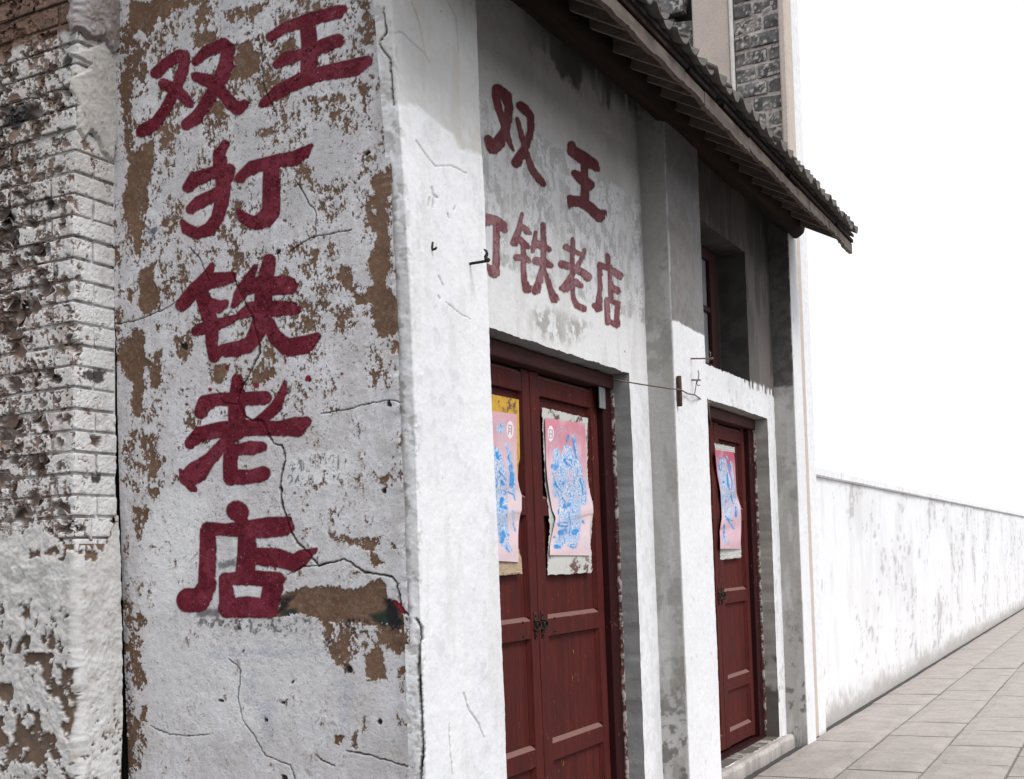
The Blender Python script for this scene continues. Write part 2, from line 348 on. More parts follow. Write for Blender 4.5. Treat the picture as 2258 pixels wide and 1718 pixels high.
BROWN = [  # (density, softness px, zoom, outline)
 (.85, 10, Z4, [(40,160),(150,170),(130,420),(170,600),(100,660),(40,640)]), (.62, 10, Z4, [(50,640),(120,650),(110,850),(55,850)]), (.6, 14, Z4, [(560,20),(720,0),(760,140),(600,200),(500,160)]),
 (1.0, 9, Z4, [(85,0),(650,0),(520,35),(400,80),(310,130),(285,190),(230,240),(170,215),(130,240),(90,330),(70,560),(120,620),(240,560),(245,590),(170,650),(80,640),(40,620),(60,400),(95,200)]),
 (.74, 14, Z4, [(95,230),(250,230),(260,480),(230,580),(110,600),(80,400)]),
 (.97, 9, Z4, [(60,830),(110,860),(130,1000),(280,930),(290,1080),(250,1200),(235,1350),(215,1600),(140,1650),(130,1500),(80,1450),(70,1200),(90,1050),(55,900)]),
 (.9, 6, Z4, [(270,800),(390,690),(350,790),(300,840)]),
 (1.0, 8, Z4, [(1700,1140),(1780,1130),(1820,1250),(1810,1400),(1845,1500),(1830,1690),(1730,1690),(1740,1560),(1680,1470),(1650,1380),(1740,1430),(1755,1300),(1690,1200)]),
 (1.0, 8, Z5, [(1620,0),(1700,0),(1690,60),(1720,140),(1690,260),(1720,330),(1820,430),(1800,560),(1700,640),(1610,600),(1580,500),(1590,430),(1500,430),(1490,370),(1560,350),(1600,300),(1560,220),(1560,160),(1610,90)]),
 (.9, 8, Z4, [(1620,0),(1690,0),(1705,150),(1700,290),(1640,300),(1620,200),(1645,100)]),
 (.8, 6, Z4, [(1630,540),(1685,560),(1668,810),(1640,800)]),
 (.92, 9, Z4, [(800,300),(900,260),(960,380),(970,480),(830,540),(770,520),(800,420)]),
 (.9, 8, Z4, [(520,240),(600,230),(690,205),(690,265),(560,330),(520,330)]),
 (.9, 6, Z4, [(1095,285),(1200,230),(1215,320),(1110,355)]),
 (.85, 8, Z4, [(940,30),(1000,20),(960,90),(860,140),(760,160),(740,120)]),
 (.95, 6, Z4, [(670,660),(740,690),(745,790),(690,800)]),
 (.9, 6, Z4, [(930,870),(1040,830),(1060,880),(970,940)]),
 (.85, 5, Z4, [(1110,775),(1195,735),(1170,860),(1135,870)]),
 (0.52, 14, Z4, [(770,1230),(985,1200),(975,1400),(780,1410)]),
 (0.42, 22, Z4, [(1120,1080),(1320,1080),(1420,1280),(1200,1300),(1120,1380)]),
 (0.46, 18, Z4, [(500,60),(950,20),(960,250),(820,250),(520,240)]),
 (0.46, 18, Z4, [(380,700),(470,680),(470,1000),(300,1050),(290,860)]),
 (.97, 7, Z5, [(150,210),(255,190),(262,280),(292,310),(280,460),(180,480),(150,420),(165,330)]),
 (.85, 5, Z5, [(80,320),(125,325),(110,415),(85,400)]),
 (.97, 7, Z5, [(110,575),(212,560),(192,800),(165,1120),(120,1100),(110,900),(50,880),(55,680),(100,660)]),
 (.93, 6, Z5, [(240,720),(292,700),(292,920),(250,950),(235,880)]),
 (.85, 6, Z5, [(240,540),(292,535),(280,605)]),
 (.72, 12, Z5, [(370,620),(490,590),(500,690),(450,760),(345,750)]),
 (.9, 10, Z5, [(1390,190),(1500,170),(1505,350),(1430,335)]),
 (.8, 10, Z5, [(1205,60),(1295,90),(1275,145),(1220,125)]),
 (0.46, 26, Z5, [(1160,380),(1560,360),(1600,600),(1400,620),(1180,560)]),
 (0.42, 24, Z5, [(500,60),(900,60),(940,160),(700,240),(480,200)]),
 (.95, 6, Z5, [(620,800),(725,785),(690,900),(620,945)]),
 (.85, 7, Z5, [(860,860),(960,700),(1020,770),(1000,860),(920,930)]),
 (.85, 6, Z5, [(1700,650),(1785,640),(1775,740),(1715,745)]),
 (.8, 6, Z5, [(1590,850),(1645,845),(1625,945),(1595,945)]),
 (.9, 6, Z5, [(215,1400),(285,1385),(285,1500),(220,1490)]),
 (.95, 6, Z5, [(200,1560),(292,1545),(255,1645),(210,1605)]),
 (.85, 6, Z5, [(1795,1230),(1842,1215),(1842,1320),(1785,1300)]),
 (0.46, 12, Z5, [(60,1200),(300,1180),(300,1560),(60,1560)]),
 (1.0, 6, Z6, [(985,630),(1100,555),(1400,575),(1560,520),(1605,570),(1600,640),(1690,690),(1700,770),(1500,785),(1240,775),(1080,735),(960,735),(975,650)]),
 (.66, 10, Z6, [(1215,770),(1430,780),(1430,1000),(1340,1050),(1270,980),(1220,880)]), (.72, 10, Z6, [(1420,770),(1715,750),(1700,900),(1440,930)]),
 (.98, 6, Z6, [(1440,960),(1560,910),(1585,1115),(1465,1115)]), (.95, 6, Z6, [(1590,860),(1725,800),(1725,930),(1640,950)]),
 (.93, 6, Z6, [(1500,370),(1625,445),(1510,455)]), (.9, 5, Z6, [(1610,290),(1660,340),(1605,345)]),
 (.85, 5, Z6, [(1655,1040),(1702,1005),(1695,1180),(1655,1215)]), (.85, 5, Z6, [(1445,1290),(1485,1400),(1450,1425)]),
 (.95, 5, Z6, [(138,700),(205,750),(180,805),(148,790)]), (.9, 7, Z6, [(90,90),(205,120),(150,325),(115,210)]),
 (.9, 5, Z6, [(158,1250),(195,1260),(195,1355),(158,1345)]), (.8, 5, Z6, [(1645,1300),(1725,1360),(1655,1365)]),
 (.7, 6, Z6, [(1230,280),(1260,270),(1620,280),(1500,350),(1420,320)]),
 (.9, 4, Z6, [(1290,1430),(1330,1430),(1310,1480),(1285,1470)]), (.85, 4, Z6, [(1385,1430),(1420,1400),(1410,1500),(1385,1500)]),
 (.5, 16, Z6, [(60,660),(190,800),(170,1000),(150,1680),(60,1680)]),
 (.9, 5, Z5, [(1405,1400),(1440,1380),(1430,1440)]), (.8, 5, Z5, [(1645,1490),(1700,1470),(1700,1560),(1660,1570)]),
]
dens = np.interp(qy, [0, 330, 560, 700, 850, 1000, 1350, 1718], [.22, .21, .20, .16, .09, .06, .03, .02])
dens = dens * (1 + .9 * n_big) * np.interp(qx, [260, 600, 700, 800, 900], [1., 1., .9, 1.1, .9])
for dn, sf, (s_, ox, oy), pl in BROWN:
    pl = zm(pl, s_, ox, oy); m = in_box(qx, qy, pl, 45)
    sd = poly_sd(wx[m], wy[m], pl); dens[m] = np.maximum(dens[m], dn * sstep(sf, -sf, sd))
flk = uni(.52 * n_mid + .50 * fb2(yy * 1.5, zz, .016, 4, 5, .75) + .22 * n_str)
loss = sstep(.02, -.02, flk - np.clip(dens, 0, 1.02) * 1.02 + .01)
rim = sstep(.11, .0, flk - dens) * (1 - loss)
speck = sstep(.055, .03, uni(fb2(yy, zz, .010, 3, 9, .75)) + .02 * n_big)
# old grey undercoat, fresh limewash, blue and green paint remains
grey = sstep(.55, .75, uni(fb2(yy, zz, .11, 4, 31))) * sstep(900, 300, qy)
fresh = np.zeros_like(qx)
for pl in ([(230,60),(400,-20),(550,60),(540,200),(440,560),(380,640),(330,720),(200,760),(160,640),(170,300)], [(160,760),(900,800),(1200,900),(1250,1100),(900,1400),(300,1500),(180,1300)]):
    fresh = np.maximum(fresh, sstep(26, -26, poly_sd(wx, wy, zm(pl, *Z6))) * (1. if pl[0][0] == 230 else .45))
fresh = np.maximum(fresh, sstep(10, -12, poly_sd(wx, wy, [(632, 1006), (700, 990), (770, 988), (778, 1030), (760, 1075), (690, 1080), (630, 1060)])) * .8)
dark = np.zeros_like(qx); blue = np.zeros_like(qx); green = np.zeros_like(qx)
for dn, pl in ((.95, [(480,690),(620,680),(615,742),(470,740)]), (.9, [(950,650),(1060,610),(1010,700),(960,720)]), (.6, [(1345,750),(1490,755),(1450,835),(1355,835)]), (.95, [(1575,635),(1640,640),(1690,770),(1600,835),(1580,740)]),
               (.8, [(605,430),(712,385),(712,445),(615,475)]), (.8, [(1335,1020),(1380,1030),(1370,1075),(1340,1060)]), (.85, [(1225,860),(1265,870),(1250,910),(1215,915)]), (.6, [(470,740),(1200,750),(1150,860),(900,840),(500,800)])):
    pl = zm(pl, *Z6); dark = np.maximum(dark, sstep(5, -6, poly_sd(wx, wy, pl)) * sstep(1 - dn - .1, 1 - dn + .12, uni(fb2(yy, zz, .02, 4, 41, .7)) * (1 if dn > .7 else .62)))
for pl in ([(470,705),(625,690),(610,742),(460,735)], [(990,700),(1070,700),(1070,745),(980,740)], [(1480,720),(1640,690),(1690,770),(1560,800)]):
    green = np.maximum(green, sstep(6, -6, poly_sd(wx, wy, zm(pl, *Z6))))
for pl in ([(235,1500),(292,1498),(290,1530),(262,1542),(236,1535)], [(248,1565),(280,1570),(270,1625),(250,1610)]):
    blue = np.maximum(blue, sstep(3, -3, poly_sd(wx, wy, zm(pl, *Z4))) * sstep(.3, .45, flk))
bluish = np.zeros_like(qx)
for pl in ([(840,1240),(930,1230),(930,1470),(870,1390)], [(560,930),(1180,930),(1170,970),(560,965)], [(1320,1110),(1390,1090),(1370,1300),(1330,1480)], [(770,1060),(830,1060),(820,1220),(780,1230)]):
    bluish = np.maximum(bluish, sstep(14, -10, poly_sd(wx, wy, zm(pl, *Z6))) * (.35 + .65 * sstep(.5, .75, uni(fb2(yy, zz * 2, .012, 3, 55)))))
# cracks
CR = [(2.2, Z5, [(735,240),(760,300),(800,380),(830,450),(860,500),(870,560),(890,620),(905,680),(900,730),(870,790),(830,870),(800,920),(775,980),(775,1020),(790,1070),(810,1110),(850,1140),(910,1140),(935,1170),(960,1230),(990,1280),(1040,1295),(1055,1340),(1065,1390),(1045,1440),(1035,1530),(1045,1690)]),
      (2.3, Z6, [(970,-10),(980,90),(1010,180),(1040,260),(1080,320),(1140,370),(1170,410),(1190,440),(1230,430),(1290,415),(1335,400),(1400,440),(1460,480),(1540,490),(1620,505),(1655,550),(1670,620),(1680,680),(1730,730),(1785,775),(1800,850)]),
      (1.0, Z4, [(1210,1190),(1260,1280),(1310,1360),(1345,1410),(1340,1560),(1250,1610),(1170,1665)]), (.8, Z4, [(1340,1560),(1450,1550),(1580,1520)]),
      (1.1, Z4, [(965,240),(980,330),(985,480),(1000,580),(1050,700),(1085,760)]), (1.0, Z5, [(470,70),(540,150),(570,230),(590,280)]), (.9, Z5, [(0,550),(150,520),(300,460),(400,405)]),
      (.9, Z6, [(670,980),(740,1050),(725,1200),(750,1330),(830,1440),(880,1540),(960,1570),(1030,1600),(1060,1690)]), (1.1, Z6, [(1180,1540),(1230,1580),(1285,1605)]),
      (1.5, Z6, [(1350,1520),(1440,1530),(1560,1560),(1640,1590),(1745,1612)]), (.7, Z6, [(210,1370),(290,1410),(400,1430),(560,1420)]), (.8, Z5, [(1280,1100),(1450,1070),(1600,1030),(1700,1020),(1760,1020),(1840,1060)]),
      (3.6, Z6, [(1800,860),(1778,920),(1775,1050),(1792,1200),(1797,1350),(1803,1500),(1790,1620),(1785,1690)]), (2.0, Z4, [(1818,20),(1838,120),(1835,250),(1800,300),(1850,420),(1872,620),(1882,750)]),
      (1.3, Z4, [(1890,1200),(1900,1350),(1880,1500),(1900,1600)]), (1.2, Z5, [(1750,0),(1790,120),(1800,260),(1840,370)]), (.8, Z5, [(640,950),(680,1030),(775,1040)]), (.8, Z6, [(1015,495),(1100,450),(1190,440)])]
crack = np.zeros_like(qx); j1, j2 = 3.2 * fb2(yy, zz, .025, 3, 61, .7), 3.2 * fb2(yy, zz, .025, 3, 62, .7)
for wdt, z_, pl in CR:
    pl = zm(pl, *z_); m = in_box(qx, qy, pl, 10)
    sd = stroke_sd(qx[m] + j1[m], qy[m] + j2[m], [(a, b, wdt * (.55 + .6 * ((i * 37) % 10) / 10)) for i, (a, b) in enumerate(pl)])
    crack[m] = np.maximum(crack[m], sstep(1.2, -.8, sd))
for hx, hy, hr in ((617,558,5),(706,556,0),(811,334,5),(859,889,5),(406,763,4),(637,1147,5),(770,1478,5),(492,1548,3),(625,1550,3),(647,1505,2.5),(587,1585,3),(838,1590,4),(535,1434,2),(630,1715,6),(845,1080,6)):
    if hr: crack = np.maximum(crack, sstep(1.5, -1., np.hypot(wx - hx, wy - hy) - hr - 1))
white = mix((.70, .678, .69), (.76, .748, .772), sstep(-.4, .4, n_big))
white = mix(white, (.60, .575, .565), .55 * sstep(.62, .9, uni(fb2(yy, zz, .2, 4, 71))) )
white = mix(white, (.56, .53, .51), .35 * sstep(.55, .85, uni(n_str)))
white = mix(white, (.50, .475, .47), .45 * sstep(.55, .95, uni(fb2(yy, zz, .022, 4, 75, .65))) * np.interp(qy, [0, 1000, 1718], [1, .7, .45]))
white = mix(white, (.55, .54, .55), .7 * grey * sstep(.3, .6, flk))
white = mix(white, (.48, .455, .44), .55 * sstep(30, -60, poly_sd(wx, wy, [(790, 1600), (930, 1595), (940, 1730), (770, 1730)])))
white = mix(white, (.82, .815, .82), fresh)
white = mix(white, (.50, .44, .39), .75 * rim * (1 - fresh * .6))
white = mix(white, (.42, .45, .55), .6 * bluish)
white = mix(white, (.16, .12, .10), speck * np.interp(qy, [0, 700, 1000, 1718], [.9, .75, .4, .2]))
brown = mix((.205, .120, .077), (.150, .087, .056), sstep(-.5, .5, fb2(yy, zz, .15, 4, 72)))
brown = mix(brown, (.28, .205, .155), .45 * sstep(.72, .9, uni(n_fin)))
brown = mix(brown, (.03, .045, .035), green); brown = mix(brown, (.02, .02, .022), dark)
ccol = mix(white, brown, loss); ccol = mix(ccol, (.06, .06, .06), dark * .75 * (1 - loss)); ccol = mix(ccol, (.02, .06, .11), blue * .85)
ccol = mix(ccol, (.035, .027, .023), np.clip(crack, 0, 1))
hgt = .006 * n_big + .0030 * (1 - loss) + .0006 * n_fin + .0010 * fb2(yy, zz, .03, 3, 73) + .0012 * rim - .010 * crack - .0015 * speck
hgt += .012 * sstep(2.44, 2.35, yy) * (.4 + .6 * sstep(0, .6, uni(fb2(yy * 0, zz, .1, 3, 74))))      # render thickens against the pillar
P[..., 0] -= hgt
FC = grid_faces(NU, NV, True)
side = make('side_wall', P, FC, M['plaster'], shop, ccol)
tag(side, 'side wall of flaking whitewash over brown render with five rows of red characters')

# ------------------------------------------------------------------ painted characters
def paint(parent, P, qx, qy, off, faces, strokes, base, worn, seed, halo=None, soft=2.0, holes=()):
    sd = np.full(qx.shape, 1e9)
    allp = [p for s in strokes for p in s]; m = in_box(qx, qy, allp, 60)
    a, b = P[..., 0][m] + P[..., 1][m], P[..., 2][m]
    n1, n2 = fb2(a, b, .02, 3, seed), fb2(a, b, .09, 4, seed + 5); nf = uni(fb2(a, b, .009, 3, seed + 9, .75)); st = uni(fb2(a, b * .35, .03, 3, seed + 13))
    d = np.full(a.shape, 1e9)
    for s in strokes: d = np.minimum(d, stroke_sd(qx[m] + 1.6 * n1, qy[m] + 1.6 * n1, s))
    al = sstep(soft, -soft, d + 1.5 * n1)
    for pl in holes: al *= sstep(-2, 3, poly_sd(qx[m], qy[m], pl))
    al *= 1 - .8 * sstep(.035, .012, nf) * worn[2]
    c = mix(base, worn[0], worn[1] * sstep(.45, .85, uni(n2)) * (.5 + .5 * st))
    c = mix(c, np.asarray(base) * .4, .75 * sstep(.62, .92, nf) * sstep(.2, .6, st)); c = mix(c, np.asarray(base) * .7, .45 * sstep(-5, -1, d) * sstep(.3, .8, uni(n2)))
    c = mix(c, worn[0], .45 * worn[1] * sstep(.6, .95, uni(n1 + .6 * n2))); c = mix(c, np.asarray(base) * .14, .8 * sstep(.93, .97, uni(fb2(a, b, .013, 3, seed + 31, .7))) * worn[2])
    A = np.zeros(qx.shape); A[m] = al; CC = np.zeros(qx.shape + (3,)); CC[m] = c
    Af = A.ravel(); keep = (Af[faces] > .01).any(1); f = faces[keep]; ids, inv = np.unique(f, return_inverse=True)
    V = P.reshape(-1, 3)[ids] + np.array(off)
    return make('painted_character', V, inv.reshape(f.shape), M['red'], parent, CC.reshape(-1, 3)[ids], Af[ids])
def S(z_, *strokes): return [zm(s, *z_) for s in strokes]
RED = (.150, .0060, .020); WORN = ((.25, .034, .06), .75, 1.0)
left_chars = [
 ('shuang', S(Z4, [(285,485,38),(350,425,40),(440,370,42),(480,365,32)], [(480,370,32),(465,470,36),(410,610,38),(345,730,36),(285,815,40),(200,868,46)], [(335,555,36),(400,590,42),(470,640,38),(505,685,30)],
            [(555,412,30),(620,345,40),(735,295,42),(768,320,42)], [(765,320,44),(755,420,50),(715,525,48),(655,625,42),(590,730,42),(540,790,44),(490,825,40)], [(555,512,34),(640,540,46),(720,610,38),(785,690,45),(830,722,46),(872,690,30)])),
 ('wang', S(Z4, [(1045,250,32),(1130,190,38),(1300,130,45),(1495,80,45),(1525,65,30)], [(1090,428,30),(1150,390,45),(1260,360,38),(1400,305,50),(1490,270,45)], [(1290,170,55),(1300,300,52),(1300,480,58)], [(990,690,26),(1090,610,45),(1250,530,50),(1400,485,50),(1590,450,60),(1685,408,38)])),
 ('da', S(Z4, [(742,955,28),(700,1020,38),(715,1130,52),(735,1230,48),(715,1340,45),(690,1450,44),(640,1515,46),(560,1548,38),(490,1515,38),(458,1470,18)], [(770,1120,38),(760,1180,42)], [(492,1240,35),(540,1185,46),(640,1150,42),(740,1130,40)], [(515,1385,34),(570,1340,46),(650,1300,42),(720,1260,40)],
        [(840,1180,36),(920,1110,46),(1060,1070,42),(1200,1050,50),(1270,1010,40),(1315,965,15)], [(1050,1110,55),(1050,1250,60),(1045,1400,62),(1000,1455,58),(930,1478,44),(860,1440,40),(825,1395,16)])),
 ('tie', S(Z5, [(612,185,20),(575,260,40),(500,340,45),(425,428,40)], [(540,300,40),(640,275,50),(728,255,34)], [(570,420,48),(650,440,42),(695,420,26)], [(545,350,45),(580,450,50),(612,560,44),(610,660,40),(620,748,34)], [(510,590,30),(590,560,40),(700,530,30),(760,505,20)], [(620,750,34),(680,700,32),(790,670,26),(850,640,24)],
         [(880,195,20),(830,290,38),(780,370,38),(742,435,14)], [(800,330,40),(900,300,50),(1000,310,60),(1085,308,56)], [(968,152,40),(950,230,48),(930,350,55),(920,480,52),(890,590,52),(840,680,40),(760,712,36),(690,720,30)], [(790,490,28),(860,450,45),(1000,450,50),(1100,450,44),(1140,455,22)], [(960,540,40),(1000,625,45),(1080,692,56),(1180,675,58),(1258,622,26)])),
 ('lao', S(Z5, [(768,890,36),(765,980,48),(765,1100,55),(770,1180,55)], [(545,1090,42),(570,1030,48),(660,1010,42),(780,1010,44),(940,1000,42)], [(482,1280,36),(540,1225,48),(680,1195,50),(850,1185,52),(1020,1190,46),(1130,1180,62),(1190,1150,36)], [(1062,905,12),(1050,970,28),(1010,1050,36),(950,1110,34),(880,1160,30),(700,1270,38),(600,1380,42),(520,1455,66),(478,1490,62)], [(415,1445,8),(450,1500,40),(495,1560,24)],
         [(780,1320,36),(850,1312,46),(915,1302,32)], [(730,1320,46),(725,1420,45),(730,1480,50)], [(730,1490,50),(850,1490,45),(928,1468,46)])),
 ('dian', S(Z6, [(718,122,60),(730,130,58)], [(745,180,38),(750,225,45)], [(550,228,42),(650,232,36),(760,230,50),(900,220,62),(995,212,56)], [(550,240,46),(550,400,48),(545,560,52),(500,640,66),(440,640,70)], [(780,230,52),(780,380,58),(770,500,58)], [(800,385,50),(950,395,56),(1050,425,48),(1100,395,48),(1180,345,10)],
          [(650,520,34),(780,510,46),(960,520,42)], [(655,520,40),(665,690,48)], [(935,540,60),(905,690,58)], [(665,690,56),(780,680,62),(900,690,56)])),
]
for k, (nm, st) in enumerate(left_chars):
    o = paint(side, P, qx, qy, (-.0012, 0, 0), FC, st, RED, WORN, 101 + 20 * k)
# red splashes and drips, pencilled note
drips = S(Z5, [(1208,878,16),(1215,885,12)], [(1410,850,6)], [(1195,890,7)], [(885,925,16),(870,915,8)], [(600,950,12)], [(455,1040,8),(468,1045,5)], [(840,825,9)], [(700,810,9)], [(1060,745,5),(1064,790,2)], [(530,1130,4),(527,1175,2)], [(541,1130,4),(543,1180,2)], [(955,880,8)], [(1390,875,4)]) + S(Z6, [(1640,650,12),(1680,690,16),(1700,710,10)])
o = paint(side, P, qx, qy, (-.0012, 0, 0), FC, drips, (.30, .006, .022), WORN, 401, soft=1.2); o.name = 'paint_splash'; o['kind'] = 'stuff'
Z7 = (10.036, 600, 960)
note = S(Z7, [(455,560,10),(430,640,10),(395,720,8)], [(480,570,9),(500,650,9)], [(460,640,9),(465,800,9)], [(430,740,9),(520,720,10)], [(600,560,14),(660,545,9)], [(600,600,8),(650,640,8),(600,760,9)], [(650,560,9),(655,780,9)], [(700,540,8),(705,760,8)], [(690,640,8),(740,640,8)], [(850,490,10),(840,560,9)], [(820,560,9),(880,540,9)], [(870,520,9),(880,700,9)], [(800,650,9),(785,800,10)], [(830,680,8),(900,690,8)],
         [(970,490,8),(1120,460,11)], [(1080,470,9),(1085,640,9)], [(990,580,8),(1050,570,8)], [(980,600,8),(985,740,9)], [(1040,690,14),(1080,690,9)], [(1200,490,10),(1205,620,8)], [(1290,520,9),(1310,450,10),(1370,440,10),(1385,520,10),(1350,620,9),(1370,720,8)], [(1470,450,9),(1465,740,9)],
         [(360,960,10),(380,890,10),(430,880,10),(460,950,10),(430,1020,10),(395,1060,9)], [(520,1030,10),(590,890,10),(600,1000,9)], [(660,900,8),(690,960,8)], [(820,900,9),(830,960,8)], [(900,890,9),(920,1000,9)], [(1370,880,9),(1380,960,10)], [(1500,840,8),(1455,960,10)])
o = paint(side, P, qx, qy, (-.0012, 0, 0), FC, note, (.36, .36, .40), ((.5, .5, .53), .8, 1.0), 431, soft=1.0); o.name = 'pencilled_note'
tag(o, 'faint grey pencilled note on a fresh patch of whitewash')

# ------------------------------------------------------------------ pillars (a strip wrapped round the visible sides)
def profile(path, r, step):
    pts, nrm = [], []; path = [np.array(p, float) for p in path]; n = len(path)
    def seg(a, b):
        d = (b - a) / np.linalg.norm(b - a); k = max(2, int(np.linalg.norm(b - a) / step) + 1)
        for t in np.linspace(0, 1, k): pts.append(a + (b - a) * t); nrm.append(np.array([d[1], -d[0]]))
    cur = path[0]
    for i in range(1, n):
        if i == n - 1: seg(cur, path[i]); break
        a, b, c = path[i - 1], path[i], path[i + 1]; d0 = (b - a) / np.linalg.norm(b - a); d1 = (c - b) / np.linalg.norm(c - b)
        seg(cur, b - d0 * r); n0, n1 = np.array([d0[1], -d0[0]]), np.array([d1[1], -d1[0]]); cen = b - d0 * r - n0 * r
        for t in (.2, .4, .6, .8):
            v = n0 * (1 - t) + n1 * t; v /= np.linalg.norm(v); pts.append(cen + v * r); nrm.append(v)
        cur = b + d1 * r
    return np.array(pts), np.array(nrm)
def wrap(path, zs, r=.012, step=.008):
    p, n = profile(path, r, step); Zg = np.repeat(zs[:, None], len(p), 1)
    P = np.stack([np.repeat(p[None, :, 0], len(zs), 0), np.repeat(p[None, :, 1], len(zs), 0), Zg], -1)
    Nn = np.stack([np.repeat(n[None, :, 0], len(zs), 0), np.repeat(n[None, :, 1], len(zs), 0), np.zeros_like(Zg)], -1)
    return P, Nn, grid_faces(len(p), len(zs))
def zrows(lo, hi, a, b, d): return np.concatenate([np.linspace(lo, a, 4)[:-1], np.arange(a, b, d), np.linspace(b, hi, 3)])
ZTOP = 4.30
# corner pillar
Pp, Nn, Ff = wrap([(4.158, 2.372), (4.158, YF), (4.853, YF), (4.853, 2.60)], zrows(0, ZTOP, .6, 3.95, .0042), .010, .0048)
px_, py_ = project(Pp); a_, b_ = Pp[..., 0] - Pp[..., 1], Pp[..., 2]
lean = np.interp(b_, [0, .77, 1.33, 2.0, 2.5, 3.0, 3.64, 4.3], [-.006, -.004, .004, .018, .022, .006, -.040, -.07]) * sstep(4.5, 4.16, Pp[..., 0])
front = Nn[..., 1] < -.5
m1, m2, m3 = fb2(a_, b_, .35, 4, 501), fb2(a_, b_, .05, 5, 502, .62), fb2(a_, b_, .012, 3, 503, .7)
line = [(855, 228), (893, 231), (925, 240), (950, 262), (975, 283), (1000, 300), (1012, 330), (1040, 338), (1080, 350), (1100, -40), (820, -40)]
upz = sstep(7, -7, poly_sd(px_ + 5 * m2, py_ + 9 * m2, line))
c = mix((.83, .83, .845), (.79, .79, .81), sstep(-.3, .5, m1))
upc = mix((.66, .65, .635), (.58, .57, .56), sstep(-.4, .4, m1 + .4 * m2)); upc = mix(upc, (.56, .53, .47), .5 * sstep(.6, .9, uni(fb2(a_ * 3, b_, .25, 3, 504))))
c = mix(c, upc, upz)
c = mix(c, (.62, .62, .64), .5 * sstep(.80, .95, uni(m2)) * sstep(.3, .9, uni(m1)))
scr = sstep(.985, .995, uni(fb2(a_ * 1.0 + .5 * b_, b_ * 3.2 - a_ * 2, .022, 3, 505, .6)))
c = mix(c, (.30, .30, .33), .7 * scr)
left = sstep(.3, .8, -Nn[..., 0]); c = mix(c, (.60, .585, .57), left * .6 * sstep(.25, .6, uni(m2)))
ck = np.zeros_like(px_); jj = 2.5 * m3 + 2 * m2
Z8 = (2.4, 820, 0)
for wd, z_, pl in [(.9, Z8, [(110,190),(180,185),(230,240),(280,280),(310,335)]), (.7, Z8, [(400,0),(450,90),(460,280)]), (.7, Z8, [(230,20),(260,120),(290,290)]), (.9, Z8, [(235,750),(290,830),(330,880),(420,880),(500,920)]), (.6, Z8, [(385,1600),(460,1660),(520,1690)]), (.8, Z8, [(345,1460),(370,1510)]),
                   (1.2, (1.02264 ** -1, 0, 0), [(1000,1495),(1010,1530),(1030,1560),(1042,1590)]), (.8, (1.02264 ** -1, 0, 0), [(968,1560),(970,1620),(975,1670)]), (1.8, Z8, [(310,990),(320,1030),(340,1045)]), (1.6, Z8, [(300,1050),(290,1090)]), (1.6, Z8, [(322,1040),(315,1095)]), (1.5, Z8, [(395,1130),(402,1150)]), (1.2, Z8, [(440,1090),(430,1110)]), (1.5, Z8, [(345,1568),(352,1580)]), (1.5, Z8, [(370,55),(371,60)])]:
    pl = zm(pl, *z_); m = in_box(px_, py_, pl, 8)
    ck[m] = np.maximum(ck[m], sstep(1.2, -.6, stroke_sd(px_[m] + jj[m], py_[m] + jj[m], [(x, y, wd) for x, y in pl])))
c = mix(c, (.36, .35, .355), .7 * ck)
ck2 = np.zeros_like(px_)
for wd, z_, pl in [(3.4, Z6, [(1760,750),(1795,800),(1800,860),(1782,920),(1780,1050),(1794,1200),(1799,1350),(1806,1500),(1796,1620),(1792,1700)]), (1.6, Z8, [(95,60),(103,190),(70,245),(85,280),(118,320),(130,560)])]:
    pl = zm(pl, *z_); m = in_box(px_, py_, pl, 12); ck2[m] = np.maximum(ck2[m], sstep(1.4, -.8, stroke_sd(px_[m] + jj[m], py_[m] + jj[m], [(x - 3, y, wd * (.6 + .5 * ((i * 37) % 10) / 10)) for i, (x, y) in enumerate(pl)])))
c = mix(c, (.03, .025, .022), ck2)
stn = sstep(.72, .95, uni(fb2(a_ * 5, b_, .5, 4, 507))) * (1 - left); c = mix(c, (.66, .65, .64), .35 * stn)
chip = sstep(.80, .88, uni(fb2(a_, b_, .05, 4, 508, .6))) * sstep(4.20, 4.165, Pp[..., 0]); c = mix(c, (.42, .40, .375), .5 * chip)
h = .005 * m1 + .0016 * m2 + .0008 * m3 - .010 * ck2 - .002 * chip - .004 * ck - .0012 * scr + .003 * (1 - upz) * front
h += .0015 * fb2(a_, b_, .02, 3, 506) * left
Pp = Pp + Nn * h[..., None]; Pp[..., 0] += lean
pil = make('pillar', Pp, Ff, M['pillar'], shop, c); tag(pil, 'whitewashed corner pillar, greyer above the brush line')

